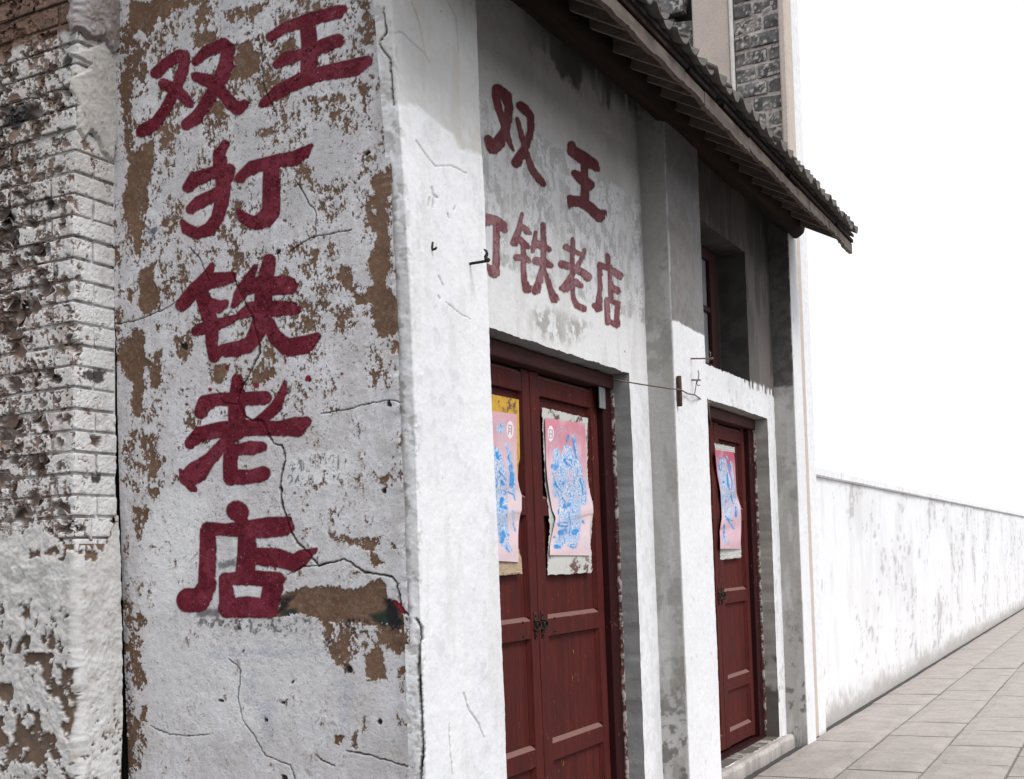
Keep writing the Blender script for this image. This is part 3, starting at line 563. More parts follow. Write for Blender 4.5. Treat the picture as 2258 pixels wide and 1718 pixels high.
def cement_pillar(x0, x1, seed, label, zl, dz=.006):
    Pp, Nn, Ff = wrap([(x0, 2.55), (x0, YF), (x1, YF), (x1, 2.55)], zrows(0, ZTOP, .15, 4.28, dz), .010, .007)
    px_, py_ = project(Pp); a_, b_ = Pp[..., 0] - Pp[..., 1], Pp[..., 2]
    m1, m2, m3 = fb2(a_, b_, .35, 4, seed), fb2(a_, b_, .05, 5, seed + 1, .62), fb2(a_, b_, .012, 3, seed + 2, .7)
    left = sstep(.4, .8, -Nn[..., 0])
    cem = mix((.215, .205, .203), (.175, .167, .165), sstep(-.4, .4, m1)); cem = mix(cem, (.25, .22, .20), .45 * sstep(.6, .9, uni(m1 + .5 * m2)))
    chips = sstep(.985, .992, uni(fb2(a_ * 2, b_ * .8, .03, 3, seed + 4))) * sstep(.12, .02, abs(a_ - (x0 + .30 - YF))) * sstep(3.75, 3.6, b_) * sstep(3., 3.05, b_)
    cem = mix(cem, (.6, .55, .55), chips)
    wh = mix((.84, .84, .85), (.80, .80, .82), sstep(-.3, .4, m1)); wh = mix(wh, (.45, .45, .47), .6 * sstep(.97, .99, uni(m2)))
    ln = zl + .016 * fb2(a_, b_ * 0, .12, 4, seed + 5)
    fr = mix(cem, wh, sstep(.006, -.006, b_ - ln))
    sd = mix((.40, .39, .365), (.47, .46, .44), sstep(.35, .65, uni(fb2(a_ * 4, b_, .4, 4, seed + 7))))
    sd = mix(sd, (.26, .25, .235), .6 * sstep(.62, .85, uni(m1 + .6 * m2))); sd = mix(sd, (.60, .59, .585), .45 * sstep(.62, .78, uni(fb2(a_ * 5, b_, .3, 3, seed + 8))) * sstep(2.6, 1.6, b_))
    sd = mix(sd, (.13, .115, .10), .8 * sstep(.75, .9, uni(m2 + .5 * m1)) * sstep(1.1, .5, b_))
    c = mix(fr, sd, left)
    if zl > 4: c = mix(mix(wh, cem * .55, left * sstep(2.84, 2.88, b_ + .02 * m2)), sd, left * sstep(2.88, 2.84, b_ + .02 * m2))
    c = mix(c, (.62, .62, .60), .5 * sstep(.7, .95, Nn[..., 1] * -.75 - Nn[..., 0] * .75) * sstep(.4, .6, uni(m2)))
    h = .004 * m1 + .0014 * m2 + .0006 * m3
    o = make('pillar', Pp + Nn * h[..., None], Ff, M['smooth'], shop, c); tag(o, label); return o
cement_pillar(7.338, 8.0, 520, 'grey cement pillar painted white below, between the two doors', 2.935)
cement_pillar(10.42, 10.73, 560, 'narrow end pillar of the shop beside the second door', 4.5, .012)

# ------------------------------------------------------------------ facade walls with openings
def facade(xs, zs, ops, fcol, seed, label, depth=.30, name='facade_wall'):
    Xg, Zg = np.meshgrid(xs, zs); nu, nv = len(xs), len(zs)
    P = np.stack([Xg, np.full_like(Xg, YE), Zg], -1)
    m1, m2, m3 = fb2(Xg, Zg, .4, 4, seed), fb2(Xg, Zg, .05, 5, seed + 1, .62), fb2(Xg, Zg, .012, 3, seed + 2, .7)
    c = fcol(P, m1, m2, m3)
    P[..., 1] -= .004 * m1 + .0012 * m2 + .0006 * m3
    e1, e2 = fb2(Xg, Zg, .05, 4, seed + 3, .6), fb2(Xg, Zg, .05, 4, seed + 4, .6)
    P[..., 0] += .007 * e1; P[..., 2] += .008 * e2
    F = grid_faces(nu, nv).reshape(nv - 1, nu - 1, 4); xc = (xs[1:] + xs[:-1]) / 2; zc = (zs[1:] + zs[:-1]) / 2
    keep = np.ones((nv - 1, nu - 1), bool); V = [P.reshape(-1, 3)]; C = [c.reshape(-1, 3)]; FF = []; base = nu * nv
    for x0, x1, z0, z1, dep, rc in ops:
        keep &= ~((xc > x0) & (xc < x1))[None, :] | ~((zc > z0) & (zc < z1))[:, None]
        i0, i1 = np.argmin(abs(xs - x0)), np.argmin(abs(xs - x1)); k0, k1 = np.argmin(abs(zs - z0)), np.argmin(abs(zs - z1))
        for edge, flip in ((P[k0:k1 + 1, i1], False), (P[k0:k1 + 1, i0], True), (P[k1, i0:i1 + 1], True), (P[k0, i0:i1 + 1], False)):
            n = len(edge); T = np.linspace(0, 1, 24); E = np.repeat(edge[None], 24, 0).copy(); E[..., 1] += (T[:, None]) * dep
            e = fb3(E, .12, 4, seed + 9); wob = .004 * e * T[:, None]
            E[..., 0] += wob; E[..., 2] += wob
            cc = rc(E, e); V.append(E.reshape(-1, 3)); C.append(cc.reshape(-1, 3)); FF.append(grid_faces(n, 24, flip, base)); base += n * 24
    FF.insert(0, F[keep])
    o = make(name, np.concatenate(V), np.concatenate(FF), M['smooth'], shop, np.concatenate(C)); tag(o, label)
    return o, P, np.concatenate([F[keep]])
def uniq(*a): return np.unique(np.round(np.concatenate(a), 5))
def bay1_col(P, m1, m2, m3):
    X, Z = P[..., 0], P[..., 2]; qx, qy = project(P)
    wx, wy = qx + 3 * m3, qy + 3 * m3 + 3 * m2
    up = mix((.60, .585, .575), (.50, .485, .475), sstep(-.3, .5, m1))
    band = mix((.50, .495, .49), (.72, .715, .72), sstep(.35, .75, uni(m2 + .5 * m1))); band = mix(band, (.30, .295, .29), .6 * sstep(.72, .95, uni(fb2(X, Z, .010, 3, 611, .7))))
    low = mix((.77, .765, .76), (.70, .69, .675), sstep(-.2, .5, m1))
    l1 = 208 + (qx - 1059) * .672; l2 = 585 + (qx - 1103) * .405
    c = mix(up, band, sstep(-2.5, 2.5, wy - l1)); lo = sstep(-4, 4, wy - l2)
    band2 = sstep(40, 90, wy - l1) * sstep(.5, .8, uni(fb2(X * 2, Z, .12, 4, 612)))
    c = mix(c, (.76, .76, .775), .8 * band2 * (1 - lo)); c = mix(c, low, lo)
    Z2 = (2.755, 1030, 150)
    g = sstep(14, -14, poly_sd(wx + 10 * m2, wy + 10 * m2, zm([(400,1480),(480,1460),(600,1500),(750,1560),(700,1640),(640,1680),(480,1650),(400,1580)], *Z2)))
    c = mix(c, (.36, .34, .325), .85 * g * sstep(.15, .6, uni(m2)))
    c = mix(c, (.62, .60, .585), .45 * sstep(.62, .9, uni(fb2(X * 4, Z, .5, 3, 613))))
    dots = sstep(.012, .006, uni(fb2(X, Z, .014, 2, 614, .8))); c = mix(c, (.15, .13, .13), .8 * dots)
    st = sstep(-.03, .05, Z - 4.05 + .22 * fb2(X, Z, .35, 4, 617) + .06 * m2); c = mix(c, (.06, .052, .048), .85 * st * sstep(5.5, 6.3, X + .3 * m1))  # ragged stain at the wall top, with eave shade painted into it
    edge = sstep(7.26, 7.335, X) ; c = mix(c, (.38, .36, .35), .5 * edge * sstep(2.7, 3.1, Z))
    c = mix(c, (.50, .49, .48), .6 * sstep(.08, .0, X - 7.26) * 0)
    jam = sstep(2.60, 2.55, Z) ; c = mix(c, mix((.82, .82, .835), (.64, .64, .65), .5 * sstep(.55, .8, uni(m2 + .4 * fb2(X * 6, Z, .4, 3, 615)))), jam)
    hole = sstep(.008, .004, np.hypot(X - 7.02 + .06, Z - 2.72)); return mix(c, (.05, .04, .04), hole)
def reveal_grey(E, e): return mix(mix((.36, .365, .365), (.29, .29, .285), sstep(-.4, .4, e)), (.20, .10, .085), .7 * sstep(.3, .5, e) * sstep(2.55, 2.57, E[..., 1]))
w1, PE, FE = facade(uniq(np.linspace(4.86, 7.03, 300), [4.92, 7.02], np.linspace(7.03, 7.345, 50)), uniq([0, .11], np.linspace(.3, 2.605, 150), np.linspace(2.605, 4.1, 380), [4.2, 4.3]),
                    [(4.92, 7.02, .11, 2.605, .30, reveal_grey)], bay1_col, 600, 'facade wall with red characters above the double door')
def bay2_col(P, m1, m2, m3):
    X, Z = P[..., 0], P[..., 2]
    wh = mix((.83, .83, .845), (.74, .74, .75), sstep(-.2, .5, m1 + .4 * m2)); cem = mix((.125, .112, .105), (.085, .077, .072), sstep(-.4, .4, m1))
    cem = mix(cem, (.20, .175, .165), .6 * sstep(.6, .9, uni(fb2(X * 4, Z, .4, 3, 633))))
    ln = 2.845 + .02 * fb2(X, Z * 0, .05, 3, 631) - .05 * sstep(.62, .8, uni(fb2(X, Z * 0, .03, 2, 632))) * sstep(9.4, 9.7, X)
    c = mix(cem, wh, sstep(.01, -.01, Z - ln)); c = mix(c, (.55, .55, .56), .6 * sstep(.7, .9, uni(m2)) * sstep(2.86, 2.75, Z) * sstep(.5, .7, uni(fb2(X * 5, Z, .3, 3, 634))))
    c = mix(c, (.2, .19, .18), .8 * sstep(.6, .75, uni(m2 + .5 * m1)) * sstep(.8, .3, Z)); return c
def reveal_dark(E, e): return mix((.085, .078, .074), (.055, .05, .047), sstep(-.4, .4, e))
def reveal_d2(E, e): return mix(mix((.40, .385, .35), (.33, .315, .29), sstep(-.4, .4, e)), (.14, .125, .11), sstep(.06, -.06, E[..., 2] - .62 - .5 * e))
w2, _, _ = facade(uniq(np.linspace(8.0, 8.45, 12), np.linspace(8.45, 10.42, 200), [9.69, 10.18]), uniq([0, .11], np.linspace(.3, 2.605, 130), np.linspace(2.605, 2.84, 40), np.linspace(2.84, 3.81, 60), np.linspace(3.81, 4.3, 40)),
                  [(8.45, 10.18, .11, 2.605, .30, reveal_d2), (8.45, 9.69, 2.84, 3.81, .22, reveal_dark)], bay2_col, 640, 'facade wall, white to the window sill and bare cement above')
qxe, qye = project(PE)
Z2 = (2.755, 1030, 150); DRED = (.135, .020, .026); DW = ((.30, .11, .12), .35, .25); PW = ((.42, .22, .24), .8, .5)
right_chars = [
 (DRED, DW, S(Z2, [(178,125,28),(172,165,24),(188,240,22),(218,330,20),(242,410,18),(265,470,15),(282,505,6)], [(185,130,32),(235,172,36),(252,230,26),(248,310,26),(226,385,28),(190,455,42),(160,490,36)], [(125,430,24),(145,480,30)],
    [(322,228,26),(350,252,30),(385,295,22),(385,380,20),(360,470,22),(325,530,30),(298,575,32)], [(303,310,12),(332,420,17),(358,510,17),(392,615,21),(435,675,24),(462,705,18)])),
 (DRED, DW, S(Z2, [(632,468,24),(640,505,34),(700,545,40),(765,585,34),(785,610,22)], [(712,560,24),(715,700,24),(715,800,28)], [(652,640,22),(690,668,34),(745,712,30)], [(625,790,20),(640,810,34),(690,812,34),(750,850,32),(805,905,34),(828,880,20)], [(618,830,10),(622,855,4)])),
 ((.22, .075, .085), PW, S(Z2, [(60,900,30),(120,922,38),(170,925,28),(215,962,32),(228,985,20)], [(178,960,21),(176,1100,20),(174,1200,22),(162,1240,36)], [(145,1225,24),(120,1200,14)], [(20,860,14),(10,1000,16),(0,1180,16)], [(-40,930,14),(60,960,14)], [(-50,1100,14),(40,1050,14)])),
 ((.20, .062, .072), PW, S(Z2, [(332,885,10),(315,975,17),(285,1062,24)], [(330,962,16),(362,988,22),(382,1005,12)], [(320,1042,18),(352,1078,22),(376,1092,12)], [(298,1152,20),(345,1152,20),(375,1172,16)], [(340,1062,15),(340,1200,15),(345,1290,18),(362,1345,26),(385,1330,10)],
    [(415,1000,11),(406,1080,18),(398,1115,12)], [(410,1062,20),(450,1078,25),(495,1102,18)], [(458,950,14),(465,1100,18),(460,1200,16),(436,1300,22),(416,1352,26)], [(418,1172,24),(470,1182,25),(506,1200,18)], [(475,1240,11),(500,1330,17),(530,1402,27)])),
 ((.22, .075, .085), PW, S(Z2, [(640,1040,12),(640,1130,15),(638,1230,14)], [(600,1088,20),(640,1112,15),(690,1132,14)], [(712,1105,10),(690,1170,15),(630,1270,18),(595,1335,28),(570,1338,14)], [(575,1192,24),(640,1212,22),(700,1242,22),(732,1270,28)], [(655,1302,24),(690,1322,16)], [(640,1290,14),(645,1400,15),(668,1445,20),(708,1462,20)])),
 ((.22, .07, .08), PW, S(Z2, [(850,1135,12),(856,1185,15)], [(805,1197,18),(860,1217,18),(925,1262,25)], [(805,1200,15),(806,1350,14),(796,1460,24),(772,1442,16)], [(866,1205,14),(872,1400,15)], [(880,1332,18),(915,1355,22)], [(848,1412,17),(852,1548,16)], [(848,1408,15),(918,1432,15)], [(914,1432,15),(908,1560,20)], [(852,1535,15),(908,1562,17)])),
]
for k, (b, wn, st) in enumerate(right_chars): paint(w1, PE, qxe, qye, (0, -.0012, 0), FE, st, b, wn, 701 + 20 * k, soft=1.6)

# solid masonry behind the skins, so that no light leaks through the building
mb = MB(); mb.box(4.22, 4.80, 2.62, 3.60, 0, 4.28); mb.box(4.80, 10.70, 2.86, 6.5, 0, 4.28); mb.box(4.22, 4.80, 3.60, 6.5, 0, 4.28)
mb.box(7.05, 8.42, 2.56, 2.86, 0, 4.28); mb.box(10.21, 10.69, 2.56, 2.86, 0, 4.28); mb.box(4.80, 7.05, 2.78, 2.86, 2.62, 4.28); mb.box(8.42, 10.21, 2.72, 2.86, 2.62, 2.83)
mb.build('inner_masonry', M['dark'], shop)

# ------------------------------------------------------------------ roof and eave
rnd = random.Random(7)
def rz(Y): return 4.293 + .576 * (Y - 2.335)                 # underside of the roof boards
SX0, SX1 = 3.98, 10.62
mb = MB()
prof = [(1.84, rz(1.84)), (4.4, rz(4.4)), (6.75, rz(4.4) - .55 * 2.35), (6.75, rz(4.4) - .55 * 2.35 + .03), (4.4, rz(4.4) + .03), (1.84, rz(1.84) + .022)]
n = len(prof); V = [(x, y, z) for x in (SX0, SX1) for y, z in prof]
mb.add(V, [tuple(range(n))[::-1], tuple(range(n, 2 * n))] + [(i, (i + 1) % n, n + (i + 1) % n, n + i) for i in range(n)])
M['boards'] = wood_mat('dark_roof_boards', (.040, .032, .027), (.018, .014, .012), 'y', .9, 14)  # roof boards in a near-black brown
roof = mb.build('roof', M['boards'], shop); tag(roof, 'grey tiled roof with weathered boards and rafters at the eave')
mb = MB(); tri = [(2.56, 4.275), (4.4, rz(4.4) - .02), (6.45, 4.275)]
mb.add([(x, y, z) for x in (4.22, 10.70) for y, z in tri], [(2, 1, 0), (3, 4, 5), (0, 1, 4, 3), (1, 2, 5, 4), (2, 0, 3, 5)]); mb.build('gable', M['dark'], shop)
# the round purlin on top of the pillars
nx = 260; T = np.linspace(SX0 + .1, SX1 - .02, nx); A = np.linspace(0, 2 * math.pi, 41)
Tg, Ag = np.meshgrid(T, A); R = .080 + .012 * fb2(Tg * .35, np.abs(np.sin(Ag / 2)) * .5, .12, 4, 801) + .006 * fb2(Tg * .08, np.abs(np.sin(Ag / 2)) * .6, .03, 3, 802)
Y0 = 2.295 + .012 * np.sin(Tg * 1.7); Z0 = 4.162 + .02 * np.sin(Tg * .9 + .5)
make('eave_log', np.stack([Tg, Y0 + R * np.cos(Ag), Z0 + R * np.sin(Ag)], -1), grid_faces(nx, 41), M['log'], shop)
# rafters
rm = None; x = 4.10; k = 0
while x < SX1 - .05:
    mb = MB(); y0 = 1.888 + rnd.uniform(-.004, .03); y1 = 2.50; hw = .030 + rnd.uniform(-.008, .010); d = .080 + rnd.uniform(-.010, .016); tw = rnd.uniform(-.09, .09)
    V = []
    for y, sc_ in ((y0, .8), (y0 + .05, 1.0), (y1, 1.05)):
        zt = rz(y) - .001
        V += [(x - hw * sc_ + tw * (y - y0), y, zt), (x - hw * .55 * sc_ + tw * (y - y0), y, zt - d * sc_), (x + hw * .55 * sc_ + tw * (y - y0), y, zt - d * sc_), (x + hw * sc_ + tw * (y - y0), y, zt)]
    F = [(0, 1, 2, 3), (11, 10, 9, 8)] + [(a + i, 4 + a + i, 4 + a + (i + 1) % 4, a + (i + 1) % 4) for a in (0, 4) for i in range(4)]
    mb.add(V, F); mb.build('rafter', M['rafter'], roof); x += .285 * rnd.uniform(.8, 1.2); k += 1
# fascia boards in lengths, with a thin dark batten on top
xs = [SX0, 5.05, 6.28, 6.62, 7.50, 7.86, 8.7, 9.1, 9.75, 10.3, SX1]
for i in range(len(xs) - 1):
    a, b = xs[i] + .004, xs[i + 1] - .004; nn = max(4, int((b - a) / .03)); o = rnd.uniform(-.006, .006); so_ = rnd.uniform(-.05, .05)
    t = np.linspace(a, b, nn); e1, e2 = fb2(t, t * 0, .12, 3, 821 + i), fb2(t, t * 0, .05, 3, 841 + i); V = []
    for j in range(nn):
        zt = rz(1.88) - .070 + .006 * e1[j] + o + so_ * (t[j] - a) * .3; zb = zt - .076 - .014 * e2[j] + .008 * (i % 3); yf = 1.855 + .004 * e1[j]
        V += [(t[j], yf, zb), (t[j], yf, zt), (t[j], yf + .026, zt), (t[j], yf + .026, zb)]
    F = [(4 * j + q, 4 * j + (q + 1) % 4, 4 * j + 4 + (q + 1) % 4, 4 * j + 4 + q) for j in range(nn - 1) for q in range(4)] + [(0, 3, 2, 1), tuple(4 * (nn - 1) + q for q in range(4))]
    mb = MB(); mb.add(V, F); mb.build('fascia_board', M['fascia'], roof)
for a, b in ((SX0, 6.30), (6.34, 6.80), (6.95, 8.35), (8.5, 9.9), (10.0, SX1)):
    mb = MB(); mb.box(a, b, 1.845, 1.872, rz(1.86) - .052, rz(1.86) - .026, .003); mb.build('batten', M['log'], roof)
# eave tiles: every one a concave clay plate, cusps upward where two meet
def tile_mesh(wd, L):
    V = []; m = 11
    for y, ss in ((0, 1), (L, .93)):
        for th in (0, .013):
            for i in range(m):
                q = -1 + 2 * i / (m - 1); V.append((q * wd / 2 * ss * 1.03, y, .056 * abs(q) ** 2.2 + th + .576 * y))
    F = []
    for i in range(m - 1):
        F += [(i + 1, i, 2 * m + i, 2 * m + i + 1), (m + i, m + i + 1, 3 * m + i + 1, 3 * m + i), (i, i + 1, m + i + 1, m + i), (2 * m + i + 1, 2 * m + i, 3 * m + i, 3 * m + i + 1)]
    F += [(0, m, 3 * m, 2 * m), (m - 1, 3 * m - 1, 4 * m - 1, 2 * m - 1)]
    return V, F
TV, TF = tile_mesh(.166, .42); tme = None
for row in range(2):
    x = SX0 + .09
    while x < SX1 - .05:
        if tme is None:
            o = make('tile', np.array(TV), TF, M['tile']); tme = o.data
        else:
            o = bpy.data.objects.new('tile', tme); COL.objects.link(o)
        yy0 = 1.800 + rnd.uniform(-.022, .018) + row * .33
        o.parent = roof; o.location = Vector((x, yy0, rz(yy0) + .024 + row * .016 + rnd.uniform(-.004, .008))) - world_loc(roof)
        o.rotation_euler = (rnd.uniform(-.03, .03), rnd.uniform(-.10, .10), rnd.uniform(-.05, .05)); o.scale = (rnd.uniform(.94, 1.07), 1, rnd.uniform(.75, 1.15))
        x += .166 * rnd.uniform(.96, 1.04)
mb = MB()     # the upper courses, out of sight from the street
for row in range(2, 8):
    for i in range(39):
        x0 = SX0 + .09 + i * .166; y0 = 1.80 + row * .33
        if y0 > 4.1: continue
        mb.add([(v[0] + x0, v[1] + y0, v[2] + rz(y0) + .024 + .012 * row) for v in TV], TF)
o = mb.build('upper_tiles', M['tile'], roof); o['kind'] = 'stuff'

# ------------------------------------------------------------------ doors
def rail_mesh(mb, x0, x1, z0, z1, yf, yb, ch=.020):
    V = [(x, y, z) for x in (x0, x1) for y, z in ((yf, z0 + .003), (yf, z1 - ch), (yf + .022, z1), (yb, z1), (yb, z0), (yf + .003, z0))]
    mb.add(V, [(5, 4, 3, 2, 1, 0), tuple(range(6, 12))] + [(i, (i + 1) % 6, 6 + (i + 1) % 6, 6 + i) for i in range(6)])
def leaf(x0, x1, zo, label, ring):
    yf = 2.610
    mb = MB(); mb.box(x0 + .01, x1 - .01, 2.652, 2.664, .13 + zo, 2.51)
    d = mb.build('door', M['door'], shop); tag(d, label)
    for a, b in ((x0, x0 + .115), (x1 - .092, x1)):
        mb = MB(); mb.box(a, b, yf, 2.65, .125 + zo, 2.515, .004); mb.build('stile', M['door'], d)
    xa, xb = x0 + .1155, x1 - .0925
    for z0, z1 in ((2.40, 2.512), (1.785 + zo, 1.895 + zo), (1.17 + zo, 1.28 + zo), (.532 + zo, .642 + zo), (.13 + zo, .255 + zo)):
        mb = MB(); rail_mesh(mb, xa, xb, z0, z1, yf + .002, 2.651); mb.build('rail', M['door'], d)
    for z0, z1 in ((1.896 + zo, 2.399), (1.281 + zo, 1.784 + zo), (.643 + zo, 1.169 + zo), (.256 + zo, .531 + zo)):
        mb = MB(); mb.box(xa + .001, xb - .001, 2.637, 2.650, z0, z1)
        for s_ in ((xa, xa + .014), (xb - .014, xb)):      # bevelled moulding along the stiles
            x_in = s_[1] if s_[0] == xa else s_[0]; x_out = s_[0] if s_[0] == xa else s_[1]
            mb.add([(x_out, yf + .006, z0), (x_in, 2.636, z0), (x_out, 2.636, z0), (x_out, yf + .006, z1), (x_in, 2.636, z1), (x_out, 2.636, z1)], [(0, 1, 4, 3), (1, 2, 5, 4), (2, 0, 3, 5), (0, 2, 1), (3, 4, 5)])
        mb.build('panel', M['door'], d)
    # iron pull: plate, curled hook and nails
    xh = x0 + .035 if ring > 0 else x1 - .045; zh = 1.235 + zo; mb = MB()
    mb.box(xh - .012, xh + .012, yf - .005, yf - .0005, zh - .068, zh + .068, .002)
    for k in (-1, 1): mb.tube([(xh, yf - .004, zh + k * .05), (xh, yf - .012, zh + k * .05)], [.008, .004], 8)
    arc = [(xh + .028 * math.sin(t) * .9, yf - .012 - .010 * math.sin(t), zh + .025 * math.cos(t)) for t in np.linspace(-.5, 4.2, 14)]
    mb.tube([(xh - .004, yf - .002, zh + .035)] + arc, .0062, 8)
    t_ = [(xh + .008 + .015 * math.cos(t), yf - .015, zh - .002 + .016 * math.sin(t)) for t in np.linspace(0, 2 * math.pi, 15)]
    mb.tube(t_, .0045, 7, False); mb.build('handle', M['iron'], d, True)
    xn = x0 + .20 if ring > 0 else x1 - .19
    for k in (-1, 1):
        mb = MB(); mb.tube([(xn, yf + .003, 1.225 + zo + k * .033), (xn, yf - .005, 1.225 + zo + k * .033)], [.007, .004], 8); mb.build('nail', M['iron'], d)
    return d
leaf(5.026, 5.946, 0, 'left leaf of the first maroon double door', -1)
leaf(5.954, 6.876, 0, 'right leaf of the first maroon double door', 1)
leaf(8.60, 9.203, .022, 'left leaf of the second maroon double door', -1)
leaf(9.211, 10.032, .022, 'right leaf of the second maroon double door', 1)
def frame(x0, x1, xl, xr, label):
    mb = MB(); mb.box(x0 + .012, x1 - .012, 2.552, 2.66, 2.522, 2.598, .004); fr = mb.build('door_frame', M['head'], shop); tag(fr, label)
    for a, b in ((x0 + .012, xl), (xr, x1 - .010)):
        mb = MB(); mb.box(a, b, 2.575, 2.67, .11, 2.521, .004); mb.build('frame_post', M['frame'], fr)
    mb = MB(); mb.box(x0 + .01, x1 - .01, 2.56, 2.70, .111, .128, .003); mb.build('threshold', M['frame'], fr)
    # cracked and peeling filler between post and reveal
    zs = np.linspace(.14, 2.50, 500); q = np.linspace(0, 1, 7); Qg, Zq = np.meshgrid(q, zs); e = fb2(Qg * .02, Zq, .05, 4, 901 + int(x1), .65); e2 = fb2(Qg * .02, Zq * .7, .018, 3, 905 + int(x1), .65)
    wd = np.repeat((.004 + .012 * uni(e[:, 0]))[:, None], 7, 1)
    V = np.stack([x1 - .004 - wd * Qg * 1.4, 2.556 + .018 * Qg ** 2 - .005 * e2, Zq], -1)
    C = mix((.10, .035, .030), (.50, .46, .42), sstep(.45, .75, uni(e2 + .6 * e)) * (1 - .6 * Qg)); C = mix(C, (.03, .015, .014), sstep(.75, 1., Qg))
    make('peeling_edge', V, grid_faces(7, 500, True), M['plaster'], fr, C)
    return fr
f1 = frame(4.92, 7.02, 5.02, 6.882, 'maroon timber frame of the first double door')
f2 = frame(8.45, 10.18, 8.594, 10.038, 'maroon timber frame of the second double door')
mb = MB(); mb.box(6.815, 6.905, 2.566, 2.574, 2.40, 2.52, .002); M['tin'] = plain_mat('grey_tin_plate', (.20, .20, .21), (.28, .275, .27), .5, 30, .3); mb.build('tin_plate', M['tin'], f1)

# ------------------------------------------------------------------ window over the second door
M['sash'] = wood_mat('brown_red_window_paint', (.06, .018, .016), (.034, .011, .010), 'z', .6, 26, spec=.2)
mb = MB(); mb.box(8.47, 9.40, 2.678, 2.684, 2.96, 3.76); win = mb.build('window', M['glass'], shop); tag(win, 'window over the second door with dusty panes and brown red sash')
for a, b, c_, d_, nm in ((8.452, 8.55, 2.853, 3.80, 'window_stile'), (9.405, 9.585, 2.853, 3.80, 'window_stile'), (8.553, 9.402, 2.853, 2.955, 'window_rail'), (8.553, 9.402, 3.72, 3.80, 'window_rail'), (8.553, 9.402, 3.335, 3.375, 'glazing_bar')):
    mb = MB(); mb.box(a, b, 2.648 if nm != 'glazing_bar' else 2.654, 2.676, c_, d_, .004); mb.build(nm, M['sash'], win)
mb = MB(); mb.box(9.588, 9.688, 2.668, 2.70, 2.845, 3.806); mb.build('window_lining', M['dark'], win)

# ------------------------------------------------------------------ doorsteps and pavement in front
def slab(x0, x1, y0, y1, z1, seed, label):
    Xg, Yg = np.meshgrid(np.linspace(x0, x1, 160), np.linspace(y0, y1, 60)); m1, m2 = fb2(Xg, Yg, .25, 4, seed), fb2(Xg, Yg, .05, 4, seed + 1, .6)
    Z = z1 + .008 * m1 + .003 * m2; fr = sstep(y0 + .02, y0, Yg); Z = Z - .025 * fr ** 2 * (1 + m2)
    V = np.stack([Xg, Yg + .012 * m1 * fr, Z], -1); skirt = V[:1].copy(); skirt[..., 2] = -.01; nV = V.size // 3; V = np.concatenate([V.reshape(-1, 3), skirt[0], V[0]], 0)
    c = mix((.50, .455, .42), (.38, .345, .32), sstep(-.3, .4, m1)); c = mix(c, (.62, .58, .55), .5 * sstep(.6, .9, uni(m2))); c = mix(c, (.20, .18, .165), .6 * sstep(.8, .93, uni(m2)))
    c = np.concatenate([c.reshape(-1, 3), c[0] * .8, c[0]], 0)
    o = make('doorstep', V, np.concatenate([grid_faces(160, 60), grid_faces(160, 2, False, nV)]), M['concrete'], shop, c); tag(o, label)
slab(8.02, 10.40, 2.40, 2.76, .108, 941, 'worn concrete doorstep under the second door')
slab(4.87, 7.33, 2.40, 2.76, .108, 951, 'worn concrete doorstep under the first door')

# ------------------------------------------------------------------ brick pier of the older building on the left
pier = empty('brick_wall', (3.9, 3.74, 0))
tag(pier, 'crumbling whitewashed brick wall end left of the lettered wall', 'wall')
def xa_of(z): return 3.905 + .027 * (z - 2.27)           # face towards -X
def skew(P):
    Q = P.copy(); Q[..., 0] += xa_of(P[..., 2]) - 3.905; Q[..., 1] += yb_of(P[..., 2]) - 3.735; return Q
Z1, Z2b = (2.8, 0, 0), (2.8, 0, 600)
HOLES = [(zm([p], *z_)[0], r, d) for z_, p, r, d in (
 (Z1, (410,560), 15, .045), (Z1, (340,600), 13, .025), (Z1, (200,680), 24, .02), (Z1, (195,1375), 12, .06), (Z1, (40,1470), 26, .05), (Z1, (230,1540), 17, .035), (Z1, (90,1640), 18, .04), (Z1, (310,1270), 14, .018), (Z1, (130,1110), 10, .03), (Z1, (245,1095), 11, .02), (Z1, (350,1050), 8, .03), (Z1, (30,680), 15, .04), (Z1, (20,1330), 22, .04), (Z1, (180,1010), 12, .02),
 (Z2b, (275,95), 17, .055), (Z2b, (200,210), 18, .05), (Z2b, (100,190), 22, .05), (Z2b, (110,270), 24, .055), (Z2b, (60,330), 16, .04), (Z2b, (470,460), 18, .045), (Z2b, (440,430), 17, .03), (Z2b, (460,340), 12, .03), (Z2b, (300,630), 15, .04), (Z2b, (345,670), 11, .05), (Z2b, (95,700), 17, .045), (Z2b, (80,420), 17, .03), (Z2b, (120,480), 17, .03), (Z2b, (60,930), 24, .035), (Z2b, (40,1040), 20, .04), (Z2b, (215,900), 13, .02), (Z2b, (260,940), 15, .03),
 (Z2b, (220,1180), 20, .05), (Z2b, (270,1150), 13, .03), (Z2b, (100,1170), 12, .035), (Z2b, (595,1040), 13, .02), (Z2b, (150,1500), 23, .04), (Z2b, (210,1400), 18, .025), (Z2b, (390,1460), 18, .05), (Z2b, (410,1570), 19, .055), (Z2b, (725,1545), 11, .05), (Z2b, (490,1590), 10, .03), (Z2b, (455,255), 7, .02), (Z2b, (20,30), 20, .05), (Z2b, (20,1290), 18, .03))]
